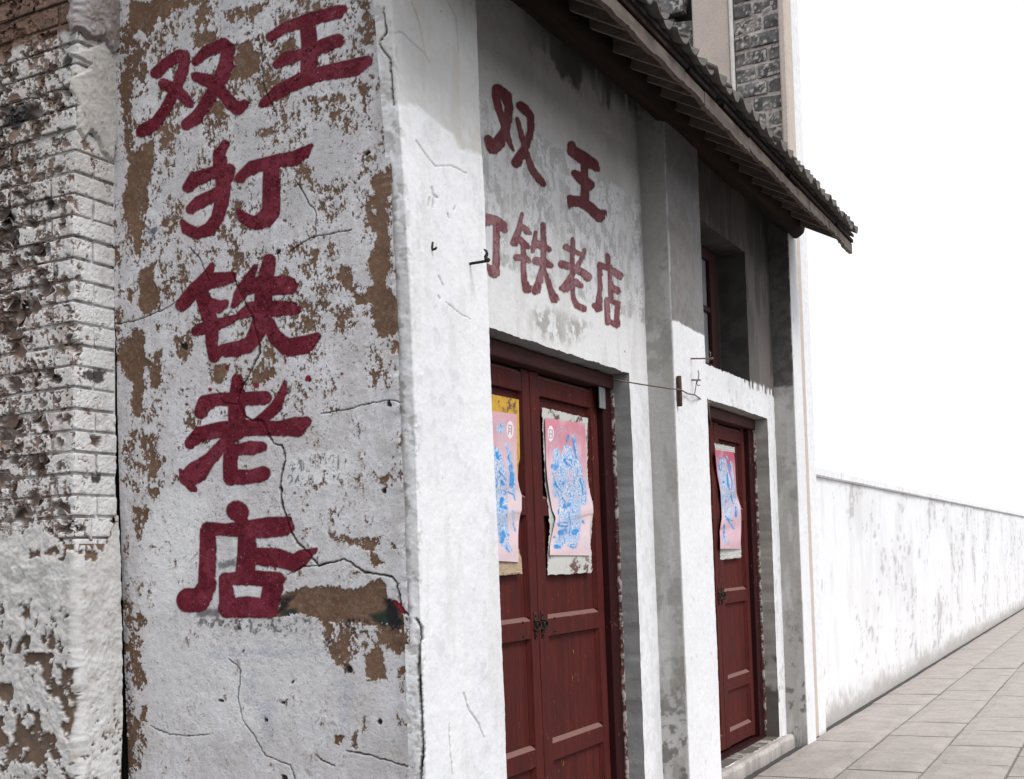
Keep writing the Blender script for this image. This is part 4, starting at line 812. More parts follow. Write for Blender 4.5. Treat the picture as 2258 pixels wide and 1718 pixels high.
BARE = [(zm(pl, *z_), kind) for z_, pl, kind in (
 (Z2b, [(525,600),(640,610),(645,680),(590,690),(525,640)], 0), (Z2b, [(570,1240),(630,1240),(620,1310),(575,1290)], 0), (Z2b, [(705,1260),(740,1250),(745,1310),(710,1300)], 0), (Z2b, [(690,1620),(760,1610),(760,1680),(690,1680)], 0),
 (Z1, [(0,690),(150,640),(240,680),(170,760),(60,800),(0,800)], 0), (Z1, [(260,1220),(330,1210),(330,1290),(270,1320)], 0), (Z1, [(390,340),(440,340),(440,440),(390,400)], 0), (Z1, [(420,190),(460,200),(450,260),(420,250)], 1), (Z1, [(170,640),(240,640),(230,700),(170,740)], 0), (Z1, [(80,1180),(140,1150),(130,1230),(80,1240)], 1), (Z1, [(0,1250),(100,1260),(100,1450),(0,1480)], 1), (Z1, [(160,1240),(250,1240),(240,1300),(170,1300)], 1), (Z1, [(0,960),(80,980),(90,1050),(0,1040)], 1))]
def pier_attr(P, face_n, dist_edge, seed):
    qx, qy = project(P); e = fb3(P, .05, 4, 1001, .6); f = fb3(P, .012, 3, 1002, .65); g = fb3(P, .16, 3, 1003)
    e9 = fb3(P, .03, 3, 1009, .6); ax_, ay_ = qx + 13 * e9 + 5 * f, qy + 11 * e - 5 * f
    hole = np.zeros(qx.shape); dep = np.zeros(qx.shape)
    for (hx, hy), r, d in HOLES:
        m = (abs(qx - hx) < r * 2.2) & (abs(qy - hy) < r * 2.2)
        if m.any():
            q = sstep(1.15, .55, np.hypot(ax_[m] - hx, ay_[m] - hy) / r); hole[m] = np.maximum(hole[m], q); dep[m] = np.maximum(dep[m], q * d)
    cav = uni(fb3(P, .045, 4, 1005, .62)); cav = sstep(.89, .97, cav + np.interp(qx, [0, 60, 150, 165, 280], [.16, .10, .0, -.08, -.12]) + np.interp(qy, [0, 130, 500, 1718], [-.06, .0, .05, .0]))
    hole = np.maximum(hole, cav * .8); dep = np.maximum(dep, .018 * cav)
    wh = mix((.70, .675, .66), (.80, .79, .785), sstep(-.5, .4, g)); wh = mix(wh, (.60, .56, .535), .6 * sstep(.1, .5, e))
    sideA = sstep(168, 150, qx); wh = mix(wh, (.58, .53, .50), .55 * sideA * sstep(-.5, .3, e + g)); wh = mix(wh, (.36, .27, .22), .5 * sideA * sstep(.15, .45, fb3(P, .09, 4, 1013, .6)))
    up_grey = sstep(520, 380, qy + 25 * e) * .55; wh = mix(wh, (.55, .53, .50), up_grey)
    clay = mix((.27, .19, .15), (.19, .13, .105), sstep(-.4, .4, e)); dk = mix((.075, .065, .062), (.11, .10, .097), sstep(-.4, .4, f))
    bare = sstep(.50, .40, uni(e + .7 * f + .6 * g) + np.interp(qx, [0, 40, 160, 270], [.02, .10, .28, .42]) + np.interp(qy, [0, 330, 450, 1718], [-.05, -.02, .06, .1]))
    bare = np.maximum(bare, hole * sstep(.15, .5, hole))
    br = np.zeros(qx.shape)
    for pl, kind in BARE:
        m = in_box(qx, qy, pl, 12)
        if m.any(): br[m] = np.maximum(br[m], sstep(2.5, -2.5, poly_sd(ax_[m], ay_[m], pl)) * (1. if kind == 0 else .5))
    top = sstep(8, -8, qy - (118 - .33 * qx) + 8 * e) * sstep(165, 150, qx)
    c = mix(wh, clay, np.clip(bare, 0, 1)); c = mix(c, dk, np.clip(br, 0, 1)); c = mix(c, mix((.235, .150, .108), (.16, .10, .075), sstep(-.4, .4, e)), top)
    pit = sstep(.60, .8, f + .25 * e9) * (1 - top); c = mix(c, (.16, .12, .10), .75 * pit)
    return c, dep + .004 * pit + .004 * np.clip(bare, 0, 1) + .003 * br, e, f
def brick(x0, x1, y0, y1, z0, z1, seed):
    c0 = np.array([(x0 + x1) / 2, (y0 + y1) / 2, (z0 + z1) / 2]); hsz = np.array([x1 - x0, y1 - y0, z1 - z0]) / 2; r = .009; VV, FF, CC, b = [], [], [], 0
    rr = random.Random(seed); off = np.array([rr.uniform(-.004, .006), rr.uniform(-.003, .004), rr.uniform(-.002, .002)]); er = rr.random()
    for axn, sgn in ((0, -1), (1, -1), (2, 1), (2, -1), (1, 1)):
        u, v = [k for k in range(3) if k != axn]; st = (.0052 if y0 < 4.25 else .014) if axn != 2 and sgn < 0 else .02
        nu = max(3, int(2 * hsz[u] / st)); nv = max(3, int(2 * hsz[v] / st)); a, bb = np.meshgrid(np.linspace(-1, 1, nu), np.linspace(-1, 1, nv))
        L = np.zeros(a.shape + (3,)); L[..., u] = a * hsz[u]; L[..., v] = bb * hsz[v]; L[..., axn] = sgn * hsz[axn]
        inn = np.clip(L, -(hsz - r), hsz - r); dd = L - inn; nl = np.linalg.norm(dd, axis=-1, keepdims=True); L = inn + dd / np.maximum(nl, 1e-9) * r
        Pw = skew(c0 + L + off); nrm = np.zeros(3); nrm[axn] = sgn
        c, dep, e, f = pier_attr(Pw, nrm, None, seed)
        h = .007 * e + .0028 * f - dep - (.010 * er * sstep(-.1, .5, e))
        Pw = Pw + nrm * h[..., None]
        VV.append(Pw.reshape(-1, 3)); CC.append(c.reshape(-1, 3)); FF.append(grid_faces(nu, nv, (axn, sgn) in ((0, -1), (1, 1), (2, -1)), b)); b += nu * nv
    return make('brick', np.concatenate(VV), np.concatenate(FF), M['brick'], pier, np.concatenate(CC), smooth=False)
CH = .0886; G = .0035; seed = 2000
for k in range(-5, 25):
    z0 = 1.99 + k * CH; z1 = z0 + CH; X0, XR, Y0b, YL = 3.905, 4.158, 3.735, 4.34
    if k % 2 == 0:
        cuts_b = [X0, X0 + .13 + .012 * math.sin(k * 3.), XR]; cuts_a = [Y0b, Y0b + .255 + .015 * math.sin(k), Y0b + .51, 4.50, 4.755, 5.01]
    else:
        cuts_b = [X0, XR]; cuts_a = [Y0b, Y0b + .125 + .012 * math.sin(k * 2.), Y0b + .375, 4.37, 4.63, 4.885, 5.01]
    brick(cuts_b[0], cuts_b[1] - G, cuts_a[0], cuts_a[1] - G, z0 + G, z1 - G, seed); seed += 1
    for i in range(1, len(cuts_b) - 1): brick(cuts_b[i] + G, cuts_b[i + 1], Y0b, Y0b + .11, z0 + G, z1 - G, seed); seed += 1
    for i in range(1, len(cuts_a) - 1): brick(X0, X0 + .11, cuts_a[i] + G, cuts_a[i + 1] - G, z0 + G, z1 - G, seed); seed += 1
# mortar and core behind the bricks
Pm, Nm, Fm = wrap([(3.905 + .010, 5.3), (3.905 + .010, 3.735 + .010), (4.164, 3.735 + .010)], zrows(0, 4.35, 1.6, 4.15, .010), .010, .010)
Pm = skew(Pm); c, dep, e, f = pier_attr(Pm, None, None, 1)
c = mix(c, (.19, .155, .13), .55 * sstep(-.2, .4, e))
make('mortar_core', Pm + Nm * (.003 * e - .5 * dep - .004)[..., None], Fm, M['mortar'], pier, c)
mb = MB(); mb.box(4.0, 4.15, 3.80, 6.4, 0, 4.3); mb.build('inner_core', M['dark'], pier)
mb = MB(); mb.box(3.925, 4.16, 5.02, 12, 0, 4.32, .01); mb.build('rear_wall', plain_mat('old_lime_render', (.62, .585, .56), (.36, .29, .245), .95, 4, spec=.15, bd=.02), pier)
# thick flaking render at the foot and a smooth render patch at the top
def skin(name, path, zs, maskfn, thick, colfn, drop=True, rr=.03, step=.0045):
    Ps, Ns, Fs = wrap(path, zs, rr, step); Ps = skew(Ps); qx, qy = project(Ps); e = fb3(Ps, .06, 4, 1101, .6); f = fb3(Ps, .015, 3, 1102, .65)
    mk = maskfn(Ps, qx + 5 * e + 2 * f, qy + 5 * e - 2 * f, Ns, e, f); c = colfn(Ps, qx, qy, Ns, mk, e, f)
    if name == 'flaking_render': thick = thick * (.25 + .75 * sstep(1.80, 1.58, Ps[..., 2]))
    h = thick * mk * (1 + .5 * e) + (.007 if name == 'mortar_lump' else .003) * f * mk + .004 * e - (.012 * (1 - mk) if drop else 0)
    if drop or name == 'flaking_render':
        keep = (mk.ravel()[Fs] > (.35 if name == 'flaking_render' else .02)).any(1) | (Ps[..., 2].ravel()[Fs] < 1.70).all(1); Fs = Fs[keep]; ids, inv = np.unique(Fs, return_inverse=True); Fs = inv.reshape(Fs.shape)
        return make(name, (Ps + Ns * h[..., None]).reshape(-1, 3)[ids], Fs, M['plaster'], pier, c.reshape(-1, 3)[ids])
    return make(name, Ps + Ns * h[..., None], Fs, M['plaster'], pier, c)
def foot_mask(P, qx, qy, Nn, e, f):
    Bf = sstep(150, 166, qx + 26 * fb3(P, .10, 4, 1120)); Y, Z = P[..., 1], P[..., 2]
    fl = uni(fb2(Y * 1.0 + .55 * Z, Z * .40 - .35 * Y, .040, 5, 1111, .58)); fl2 = uni(fb2(Y, Z * .8, .055, 5, 1112, .6))
    a = sstep(.52, .57, fl + np.interp(qy, [1120, 1250, 1400, 1500, 1718], [.8, .66, .40, .14, .0])); a2 = sstep(.52, .57, fl2 + np.interp(qy, [1120, 1350, 1500, 1718], [.8, .48, .15, .06]))
    A = np.where(qy < 1440, a, a2)
    B = sstep(.12, .2, uni(e + .5 * f) + np.interp(qy, [1150, 1300, 1500, 1620, 1718], [.25, .3, .25, .02, -.02])) * sstep(282, 272, qx + np.interp(qy, [1150, 1500, 1718], [0, 4, 14]))
    top = sstep(.47, .53, uni(fb3(P, .075, 5, 1133, .62)) + (qy - 1185) / 110.); return np.clip(A * (1 - Bf) + B * Bf, 0, 1) * top
def foot_col(P, qx, qy, Nn, mk, e, f):
    w_ = mix((.56, .535, .515), (.71, .70, .69), sstep(-.5, .35, e)); w_ = mix(w_, (.34, .27, .23), .6 * sstep(.25, .5, fb3(P, .07, 4, 1131, .65))); w_ = mix(w_, (.2, .16, .14), .7 * sstep(.5, .65, f)); w_ = mix(w_, (.62, .58, .55), .8 * (1 - sstep(.2, .7, -Nn[..., 1])) * sstep(-.4, .6, f + e))
    mud = mix((.22, .145, .10), (.13, .095, .072), sstep(-.4, .4, e)); mud = mix(mud, (.30, .25, .215), .5 * sstep(.2, .6, f)); return mix(mud, w_, sstep(.3, .75, mk))
skin('flaking_render', [(3.905 - .004, 5.02), (3.905 - .004, 3.735 - .004), (4.158, 3.735 - .004)], zrows(.0, 1.86, .62, 1.84, .0045), foot_mask, .014, foot_col, drop=False)
def cap_mask(P, qx, qy, Nn, e, f):
    return sstep(2.5, -2.5, poly_sd(qx, qy, zm([(430,330),(560,300),(640,250),(730,240),(760,300),(722,420),(722,860),(700,1000),(640,930),(600,830),(560,800),(520,850),(480,780),(470,700),(500,650),(430,560),(440,470),(560,430),(570,400)], *Z1)))
def cap_col(P, qx, qy, Nn, mk, e, f): return mix(mix((.60, .575, .54), (.50, .475, .44), sstep(-.4, .4, e)), (.22, .18, .15), .8 * sstep(.35, .6, f))
skin('render_patch', [(3.905 - .006, 3.80), (3.905 - .006, 3.735 - .006), (4.160, 3.735 - .006)], zrows(3.0, 4.3, 3.05, 4.25, .0045), cap_mask, .004, cap_col)
def knob_mask(P, qx, qy, Nn, e, f):
    return sstep(3, -3, poly_sd(qx, qy, zm([(430,-60),(775,-60),(770,60),(765,180),(740,300),(700,330),(640,230),(560,230),(500,170),(440,200),(420,120)], *Z1)))
def knob_col(P, qx, qy, Nn, mk, e, f): return mix(mix((.36, .33, .325), (.25, .20, .175), sstep(-.3, .3, e + .6 * f)), (.52, .51, .52), .7 * sstep(0, .5, f))
skin('mortar_lump', [(3.905 - .010, 3.80), (3.905 - .010, 3.735 - .016), (4.162, 3.735 - .016)], zrows(3.4, 4.4, 3.45, 4.3, .0045), knob_mask, .010, knob_col)

# ------------------------------------------------------------------ taller neighbour behind the eave
NX = 10.86; KN = NX / 11.25
def ny(y): return y * KN
def nz(z): return EYE + (z - EYE) * KN
nb = empty('neighbour_house', (NX, 2.35, 0)); tag(nb, 'taller grey brick house with beige columns rising behind the tiled eave', 'house')
mb = MB(); mb.box(NX + .2, NX + .46, 2.37, 7.0, 0, 7.2); mb.build('house_core', M['dark'], nb)
def column(y0, y1, x0):
    mb = MB(); mb.box(x0, NX + .195, y0, y1, 0, 7.2, .012); mb.build('column', M['beige'], nb)
column(ny(2.90), ny(3.225), NX - .05); column(2.345, ny(2.487), NX - .05)
mb = MB(); mb.box(NX + .197, NX + .47, 2.345, 2.369, 0, 7.2, .004); M['lime_wall'] = plain_mat('limewash', (.84, .84, .85), (.78, .78, .79), .95, 2.5, spec=.15); mb.build('front_render', M['lime_wall'], nb)
mb = MB(); mb.box(NX - .06, NX, ny(2.876), ny(2.899), 3.9, 7.2, .004); M['lime'] = plain_mat('white_lime_joint', (.78, .76, .74), (.60, .57, .54), .95, 30); mb.build('lime_joint', M['lime'], nb)
def gbrick(y0, y1, z0, z1, x0, seed, rot=0., dx=.16):
    rr = random.Random(seed); c0 = np.array([x0 + dx / 2, (y0 + y1) / 2, (z0 + z1) / 2]); hsz = np.array([dx, y1 - y0, z1 - z0]) / 2; r = .012; VV, FF, CC, b = [], [], [], 0
    tone = rr.uniform(.7, 1.35)
    for axn, sgn in ((0, -1), (1, -1), (2, 1), (2, -1), (1, 1)):
        u, v = [k for k in range(3) if k != axn]; st = .010 if axn == 0 else .03
        nu = max(3, int(2 * hsz[u] / st)); nv = max(3, int(2 * hsz[v] / st)); a, bb = np.meshgrid(np.linspace(-1, 1, nu), np.linspace(-1, 1, nv))
        L = np.zeros(a.shape + (3,)); L[..., u] = a * hsz[u]; L[..., v] = bb * hsz[v]; L[..., axn] = sgn * hsz[axn]
        inn = np.clip(L, -(hsz - r), hsz - r); dd = L - inn; nl = np.linalg.norm(dd, axis=-1, keepdims=True); L = inn + dd / np.maximum(nl, 1e-9) * r
        ca, sa = math.cos(rot), math.sin(rot); L = np.stack([L[..., 0], L[..., 1] * ca - L[..., 2] * sa, L[..., 1] * sa + L[..., 2] * ca], -1)
        Pw = c0 + L; e = fb3(Pw, .07, 4, 1201, .6); f = fb3(Pw, .022, 3, 1202)
        nrm = np.zeros(3); nrm[axn] = sgn; Pw = Pw + nrm * (.012 * e + .006 * f)[..., None]
        c = mix((.23 * tone, .222 * tone, .215 * tone), (.095, .09, .088), sstep(-.3, .4, e)); c = mix(c, (.66, .62, .58), sstep(.18, .36, f + .6 * e + .15 * (tone - 1)) * .85)
        VV.append(Pw.reshape(-1, 3)); CC.append(c.reshape(-1, 3)); FF.append(grid_faces(nu, nv, (axn, sgn) in ((0, -1), (1, 1), (2, -1)), b)); b += nu * nv
    o = make('brick', np.concatenate(VV), np.concatenate(FF), M['grey_brick'], nb, np.concatenate(CC))
s_ = 3000; hC = .1385 * KN
for k in range(-2, 14):
    z0 = nz(4.80) + k * hC; y0, y1 = ny(2.487), ny(2.876); cut = y0 + (.115 if k % 2 else .225) + .025 * math.sin(k * 5)
    ti = rnd.uniform(-.03, .03)
    gbrick(y0 + .004, cut - .008, z0 + .013, z0 + hC - .011, NX + rnd.uniform(-.012, .008), s_, ti); gbrick(cut + .008, y1 - .004, z0 + .013, z0 + hC - .011, NX + rnd.uniform(-.012, .008), s_ + 1, ti); s_ += 2
Yg, Zg = np.meshgrid(np.linspace(ny(2.487) + .002, ny(2.876) - .002, 60), np.linspace(4.3, 6.6, 300)); e = fb2(Yg, Zg, .05, 4, 1301)
make('mortar', np.stack([NX + .010 - .012 * e, Yg, Zg], -1), grid_faces(60, 300, True), M['mortar'], nb, mix((.66, .60, .56), (.34, .30, .28), sstep(-.2, .4, e)))
# broken masonry left of the column: stone lintel and loose bricks in a dark gap
def loose(x0, y0, x1, y1, X, seed, rot=0.):
    a, b = onX(x0, y0, X), onX(x1, y1, X); gbrick(min(a[1], b[1]), max(a[1], b[1]), min(a[2], b[2]), max(a[2], b[2]), X, seed, rot, .14)
for k, q in enumerate([(1405, -12, 1508, 22, .0, .05), (1432, 24, 1462, 58, .03, .0), (1484, 52, 1531, 84, .05, .12), (1500, 88, 1532, 116, .04, -.1), (1462, 44, 1486, 66, .05, .2), (1478, 118, 1531, 145, .05, .05), (1380, 30, 1428, 60, .04, .05), (1470, 84, 1498, 112, .05, 0.)]):
    loose(*q[:4], NX - .01 + q[4], 3100 + k, q[5])

# ------------------------------------------------------------------ low yard wall continuing the street line beyond the shop
yw = empty('yard_wall', (11.34, 2.4, 0)); tag(yw, 'whitewashed yard wall running on along the street beyond the shop', 'wall')
xw = 11.34 + 58.6 * np.linspace(0, 1, 420) ** 1.8; Xg, Zg = np.meshgrid(xw, np.linspace(0, 2.2, 110)); m1, m2 = fb2(Xg, Zg, .7, 4, 1501), fb2(Xg, Zg, .12, 4, 1502)
cw = mix((.84, .84, .85), (.76, .76, .77), sstep(-.3, .5, m1)); cw = mix(cw, (.62, .61, .60), .3 * sstep(.72, .95, uni(fb2(Xg * 3, Zg, .6, 4, 1503)))); cw = mix(cw, (.40, .37, .34), .8 * sstep(.28, .05, Zg + .14 * m2 + .1 * m1))
cw = mix(cw, (.45, .43, .42), .7 * sstep(.9, .95, uni(m2 + .6 * m1)))
Vw = np.stack([Xg, 2.40 - .008 * m1 - .003 * m2, Zg], -1); nW = Vw.size // 3; top = Vw[-1].copy(); bk = top.copy(); bk[:, 1] = 2.64; bo = bk.copy(); bo[:, 2] = 0
make('wall_body', np.concatenate([Vw.reshape(-1, 3), top, bk, bk, bo]), np.concatenate([grid_faces(420, 110), grid_faces(420, 2, False, nW), grid_faces(420, 2, False, nW + 840)]), M['pillar'], yw, np.concatenate([cw.reshape(-1, 3), np.full((4 * 420, 3), .7)]))
xk = 11.34; kk = random.Random(5)
while xk < 40:
    L_ = .60; mb = MB(); d_ = kk.uniform(-.006, .006); mb.box(xk + .003, xk + L_ - .003, 2.365 + d_, 2.675 + d_, 2.203, 2.285 + kk.uniform(-.006, .006), .012); mb.build('coping_stone', M['lime_wall'], yw); xk += L_
mb = MB(); mb.box(40, 69.9, 2.365, 2.675, 2.203, 2.285, .012); mb.build('coping', M['lime_wall'], yw)

# ------------------------------------------------------------------ posters pasted on the doors
def sheet(name, L, Rr, Y0, colfn, mat, parent=None, nu=90, nv=240, rip=.012, seed=0, rag=0.):
    L, Rr = np.array(L, float), np.array(Rr, float); v = np.linspace(0, 1, nv); u = np.linspace(0, 1, nu)
    lx, ly = np.interp(v, np.linspace(0, 1, len(L)), L[:, 0]), np.interp(v, np.linspace(0, 1, len(L)), L[:, 1])
    rx, ry = np.interp(v, np.linspace(0, 1, len(Rr)), Rr[:, 0]), np.interp(v, np.linspace(0, 1, len(Rr)), Rr[:, 1])
    ker = np.ones(13) / 13
    sm = lambda a: np.convolve(np.pad(a, 6, 'edge'), ker, 'valid')
    lx, rx = sm(lx), sm(rx); U, V = np.meshgrid(u, v)
    if rag:
        lx = lx + rag * fb2(v, v * 0, .02, 4, seed + 1, .7); rx = rx + rag * fb2(v, v * 0, .02, 4, seed + 2, .7)
        tp = rag * fb2(u, u * 0, .06, 4, seed + 3, .7); bt = rag * fb2(u, u * 0, .06, 4, seed + 4, .7)
    else: tp = bt = u * 0
    qx = lx[:, None] * (1 - U) + rx[:, None] * U; qy = ly[:, None] * (1 - U) + ry[:, None] * U + tp[None] * (1 - V) + bt[None] * V
    Y = Y0 - rip * (.5 + .5 * fb2(U * .4 + seed, V, .35, 3, seed)) - rip * .25 * np.sin(V * 21 + 2 * U)
    P = onY(qx, qy, Y); c = colfn(U, V, qx, qy)
    F = grid_faces(nu, nv, True)
    back = P.copy(); back[..., 1] += .0009
    Vv = np.concatenate([P.reshape(-1, 3), back.reshape(-1, 3)]); Fb = grid_faces(nu, nv, False, nu * nv); Cc = np.concatenate([c.reshape(-1, 3), np.full((nu * nv, 3), .6)])
    return make(name, Vv, np.concatenate([F, Fb]), mat, parent, Cc)
BLU, WHT = (.03, .25, .62), (.68, .68, .73)
def pr(z_, pts): return zm(pts, *z_)
def print_fn(z_, body, blues, lines, oval, glyph, seed, top=(.62, .24, .30), pale=(.74, .57, .60), blue=BLU):
    def fn(U, V, qx, qy):
        n = fb2(U * .55, V * .71, .12, 4, seed); nf = fb2(U * .55, V * .71, .02, 3, seed + 1)
        c = mix(top, pale, np.clip(sstep(.0, .55, V + .25 * n), 0, 1)); c = mix(c, (.72, .60, .63), .7 * sstep(.16, .02, abs(V - .47)) * sstep(.55, .2, abs(U - .5) * -1 + .6))
        sil = np.full(qx.shape, 1e9)
        for s in body: sil = np.minimum(sil, stroke_sd(qx, qy, pr(z_, s)))
        c = mix(c, mix(WHT, (.34, .52, .76), .35 * sstep(-.2, .4, n)), sstep(1.5, -1.5, sil + 3 * nf))
        fr = np.abs(((fb2(U * .55, V * .71, .07, 3, seed + 3, .6) * 5.5) % 1) - .5); ln = sstep(.33, .15, fr) * sstep(3.5, -1.5, sil + 3 * n)
        c = mix(c, mix(blue, (.22, .43, .70), np.clip(.35 + .5 * nf, 0, 1)), .9 * ln)
        for s in lines: c = mix(c, (.38, .55, .78), .85 * sstep(.9, -.3, np.abs(stroke_sd(qx, qy, pr(z_, s))) - .3) * sstep(.15, .3, np.abs(np.sin((qy + qx) * 1.3))))
        for s in blues: c = mix(c, mix(blue, (.08, .33, .66), sstep(-.3, .4, nf)), sstep(1.2, -.8, stroke_sd(qx, qy, pr(z_, s)) + 1.8 * nf))
        for s in blues[::2]: c = mix(c, WHT, .8 * sstep(.8, -.2, stroke_sd(qx, qy, pr(z_, [(x + 6, y - 4, max(r * .28, 2)) for x, y, r in s])) + 1.5 * nf))
        if oval:
            ox, oy, rx, ry = oval; (cx_, cy_), s0 = pr(z_, [(ox, oy)])[0], z_[0]; q = np.hypot((qx - cx_) / (rx / s0), (qy - cy_) / (ry / s0))
            c = mix(c, (.83, .80, .81), sstep(1.08, .95, q))
            for g in glyph: c = mix(c, (.42, .17, .24), .9 * sstep(.9, -.4, stroke_sd(qx, qy, pr(z_, g))))
        c = mix(c, mix(top, pale, .6 + 0 * n), .5 * sstep(.25, .5, fb2(U * .55, V * .71, .05, 4, seed + 8)) * sstep(4, -4, sil))
        return mix(c, (.55, .47, .46), .35 * sstep(.2, .6, n + .5 * nf))
    return fn
def paper_fn(seed, base=(.56, .555, .52)):
    def fn(U, V, qx, qy):
        n = uni(fb2(U * .55, V * .9, .05, 4, seed, .65)); c = mix(base, np.array(base) * .8, sstep(.4, .9, n)); return mix(c, (.14, .08, .06), sstep(.80, .88, n) * sstep(.30, .45, np.abs(V - .5)))
    return fn
Z9 = (4.3077, 1190, 880)
R4 = (2.8, 1050, 700)
warrior = dict(
 body=[[(262,480,42),(270,640,100),(290,900,110),(285,1100,100),(285,1310,85)], [(165,500,32),(155,660,45),(165,900,36)], [(345,600,35),(385,760,40),(415,980,28)], [(175,1385,38),(205,1330,40)], [(320,1375,40),(310,1320,45)], [(320,350,10),(352,570,12)], [(385,1120,14),(370,1330,8)]],
 blues=[[(250,585,24),(275,600,32),(300,640,10)], [(130,640,24),(150,655,24)], [(145,750,16),(170,820,24),(185,850,10)], [(245,1015,26),(285,1000,16)], [(190,1190,22),(250,1195,22)], [(200,1270,28),(240,1260,24)], [(282,1080,10),(295,1180,9),(285,1290,9)], [(325,1265,26),(350,1250,18)], [(395,775,20),(415,850,14),(415,900,10)], [(150,1400,18),(185,1405,14)], [(300,1400,16),(335,1395,18)], [(315,380,7),(345,560,9)], [(140,1310,12)], [(270,350,10),(265,400,12)], [(230,800,10),(260,780,8),(300,770,6)], [(180,1060,8),(175,1090,6)], [(220,940,12),(250,980,10)], [(405,1160,9),(425,1180,8)]],
 lines=[[(150,400,14),(160,320,14),(200,280,14),(240,300,14)], [(330,340,12),(365,370,12),(380,560,12)], [(125,430,12),(115,540,12)], [(390,600,10),(385,680,10)], [(150,1100,12),(135,1210,10)], [(215,880,30),(330,880,30)], [(230,1120,30)], [(340,1150,26)], [(430,1320,10),(440,1420,10)]],
 oval=(105, 328, 28, 74), glyph=[[(92,290,3),(120,296,3)], [(92,290,3),(90,368,3)], [(120,296,3),(118,370,3)], [(91,330,3),(119,334,3)], [(90,368,3),(118,370,3)]])
Lp = zm([(425,620),(427,700),(430,800),(432,900),(440,1000),(452,1090),(470,1190),(492,1235),(480,1290),(462,1370),(455,1420),(455,1468)], *R4)
Rp = zm([(672,655),(675,720),(678,800),(680,900),(684,1000),(705,1090),(722,1160),(724,1210),(706,1225),(700,1320),(704,1400),(708,1470)], *R4)
p1 = sheet('poster', Lp, Rp, 2.604, print_fn(Z9, seed=1401, **warrior), M['paper'], seed=3)
tag(p1, 'pink and blue warrior print on the right leaf of the first door', 'poster', 'prints pasted on the doors')
sheet('backing_paper', zm([(405,555),(412,650),(408,690),(420,860),(425,1000),(450,1200),(455,1330),(445,1400),(440,1480),(440,1590)], *R4), zm([(688,622),(690,760),(686,900),(690,1000),(705,1100),(722,1210),(705,1400),(712,1480),(716,1575)], *R4), 2.6085, paper_fn(1411), M['paper'], p1, rip=.002, seed=5, rag=2.5)
Z10 = (4., 1085, 860)
warrior2 = dict(
 body=[[(20,560,60),(60,700,60),(60,900,70),(80,1150,60),(110,1350,35)], [(150,560,22),(170,720,26),(180,880,26)], [(75,340,40)], [(130,480,14),(140,540,12)], [(185,1070,12),(190,1170,10)], [(150,1400,28)]],
 blues=[[(150,590,16),(160,630,10)], [(165,670,14),(178,760,18),(170,850,18)], [(150,900,8),(195,920,14),(205,970,6)], [(45,560,16),(55,600,10)], [(70,720,12),(110,770,8)], [(85,960,16),(75,1030,14),(130,1040,10)], [(110,880,8),(125,900,10)], [(95,1270,26),(85,1330,22)], [(145,1280,10)], [(185,1180,6),(205,1245,8)], [(130,1390,10),(155,1430,6)], [(80,800,8),(100,840,8)], [(-40,700,30),(-30,900,26)]],
 lines=[[(40,270,16),(90,280,16),(110,350,16),(95,420,14),(60,440,14)], [(120,1080,44),(120,1200,40)], [(150,500,10),(140,560,10)]],
 oval=(160, 350, 30, 76), glyph=[[(148,308,3),(174,316,3)], [(150,308,3),(148,360,3),(142,392,3)], [(174,316,3),(172,392,3)], [(150,340,3),(172,344,3)], [(149,364,3),(171,368,3)]])
Lq = [(1046, 901), (1047, 970), (1048, 1050), (1050, 1130), (1054, 1180), (1056, 1235)]
Rq = zm([(216,215),(218,400),(220,640),(222,760),(240,860),(262,930),(262,1060),(250,1090),(238,1160),(230,1280),(232,1420),(235,1518)], *Z10)
p2 = sheet('poster', Lq, Rq, 2.604, print_fn(Z10, seed=1431, top=(.68, .38, .43), **warrior2), M['paper'], seed=13)
tag(p2, 'pale pink print over yellow paper, half hidden by the corner pillar', 'poster', 'prints pasted on the doors')
sheet('yellow_paper', [(1046, 862), (1048, 1000), (1050, 1100)], zm([(236,85),(240,300),(246,600),(232,660),(222,900),(222,960)], *Z10), 2.6085, paper_fn(1441, (.62, .36, .045)), M['paper'], p2, rip=.002, seed=15)
sheet('backing_paper', [(1056, 1210), (1057, 1240), (1058, 1272)], zm([(232,1400),(262,1500),(264,1590),(268,1620)], *Z10), 2.6085, paper_fn(1451, (.48, .36, .24)), M['paper'], p2, rip=.002, seed=17, rag=2., nv=80)
Z11 = (5.79, 1560, 960)
warrior3 = dict(
 body=[[(200,340,45),(215,500,62),(240,700,60),(250,900,55),(260,1060,40)], [(155,420,25),(190,560,35)], [(300,340,8),(330,600,10),(350,800,12)], [(200,1300,14),(250,1370,22)], [(360,900,20),(370,1040,16)], [(340,1180,18)]],
 blues=[[(165,390,14),(160,430,18)], [(285,390,18),(290,430,14)], [(265,500,22),(285,620,34),(290,680,20)], [(200,600,16)], [(310,740,16),(330,860,14)], [(360,920,12),(365,1030,12)], [(240,1040,12),(310,1080,16)], [(215,1150,10),(210,1300,8)], [(240,840,14)], [(150,270,12),(180,280,10)], [(240,270,14),(260,310,10)], [(255,1070,10),(330,1190,8)]],
 lines=[[(130,300,10),(150,430,10)], [(200,760,26),(210,900,26)], [(330,640,10),(355,860,10)], [(240,1200,16),(230,1350,12)]], oval=None, glyph=[])
Lr = zm([(100,185),(108,330),(125,500),(150,620),(170,740),(178,900),(185,1050),(165,1180),(158,1220),(165,1330),(165,1450)], *Z11)
Rr_ = zm([(338,215),(350,330),(358,500),(372,740),(400,840),(425,920),(432,1060),(430,1200),(425,1330),(425,1450)], *Z11)
p3 = sheet('poster', Lr, Rr_, 2.602, print_fn(Z11, seed=1461, top=(.48, .11, .16), pale=(.66, .44, .49), blue=(.05, .22, .50), **warrior3), M['paper'], seed=23, rip=.02)
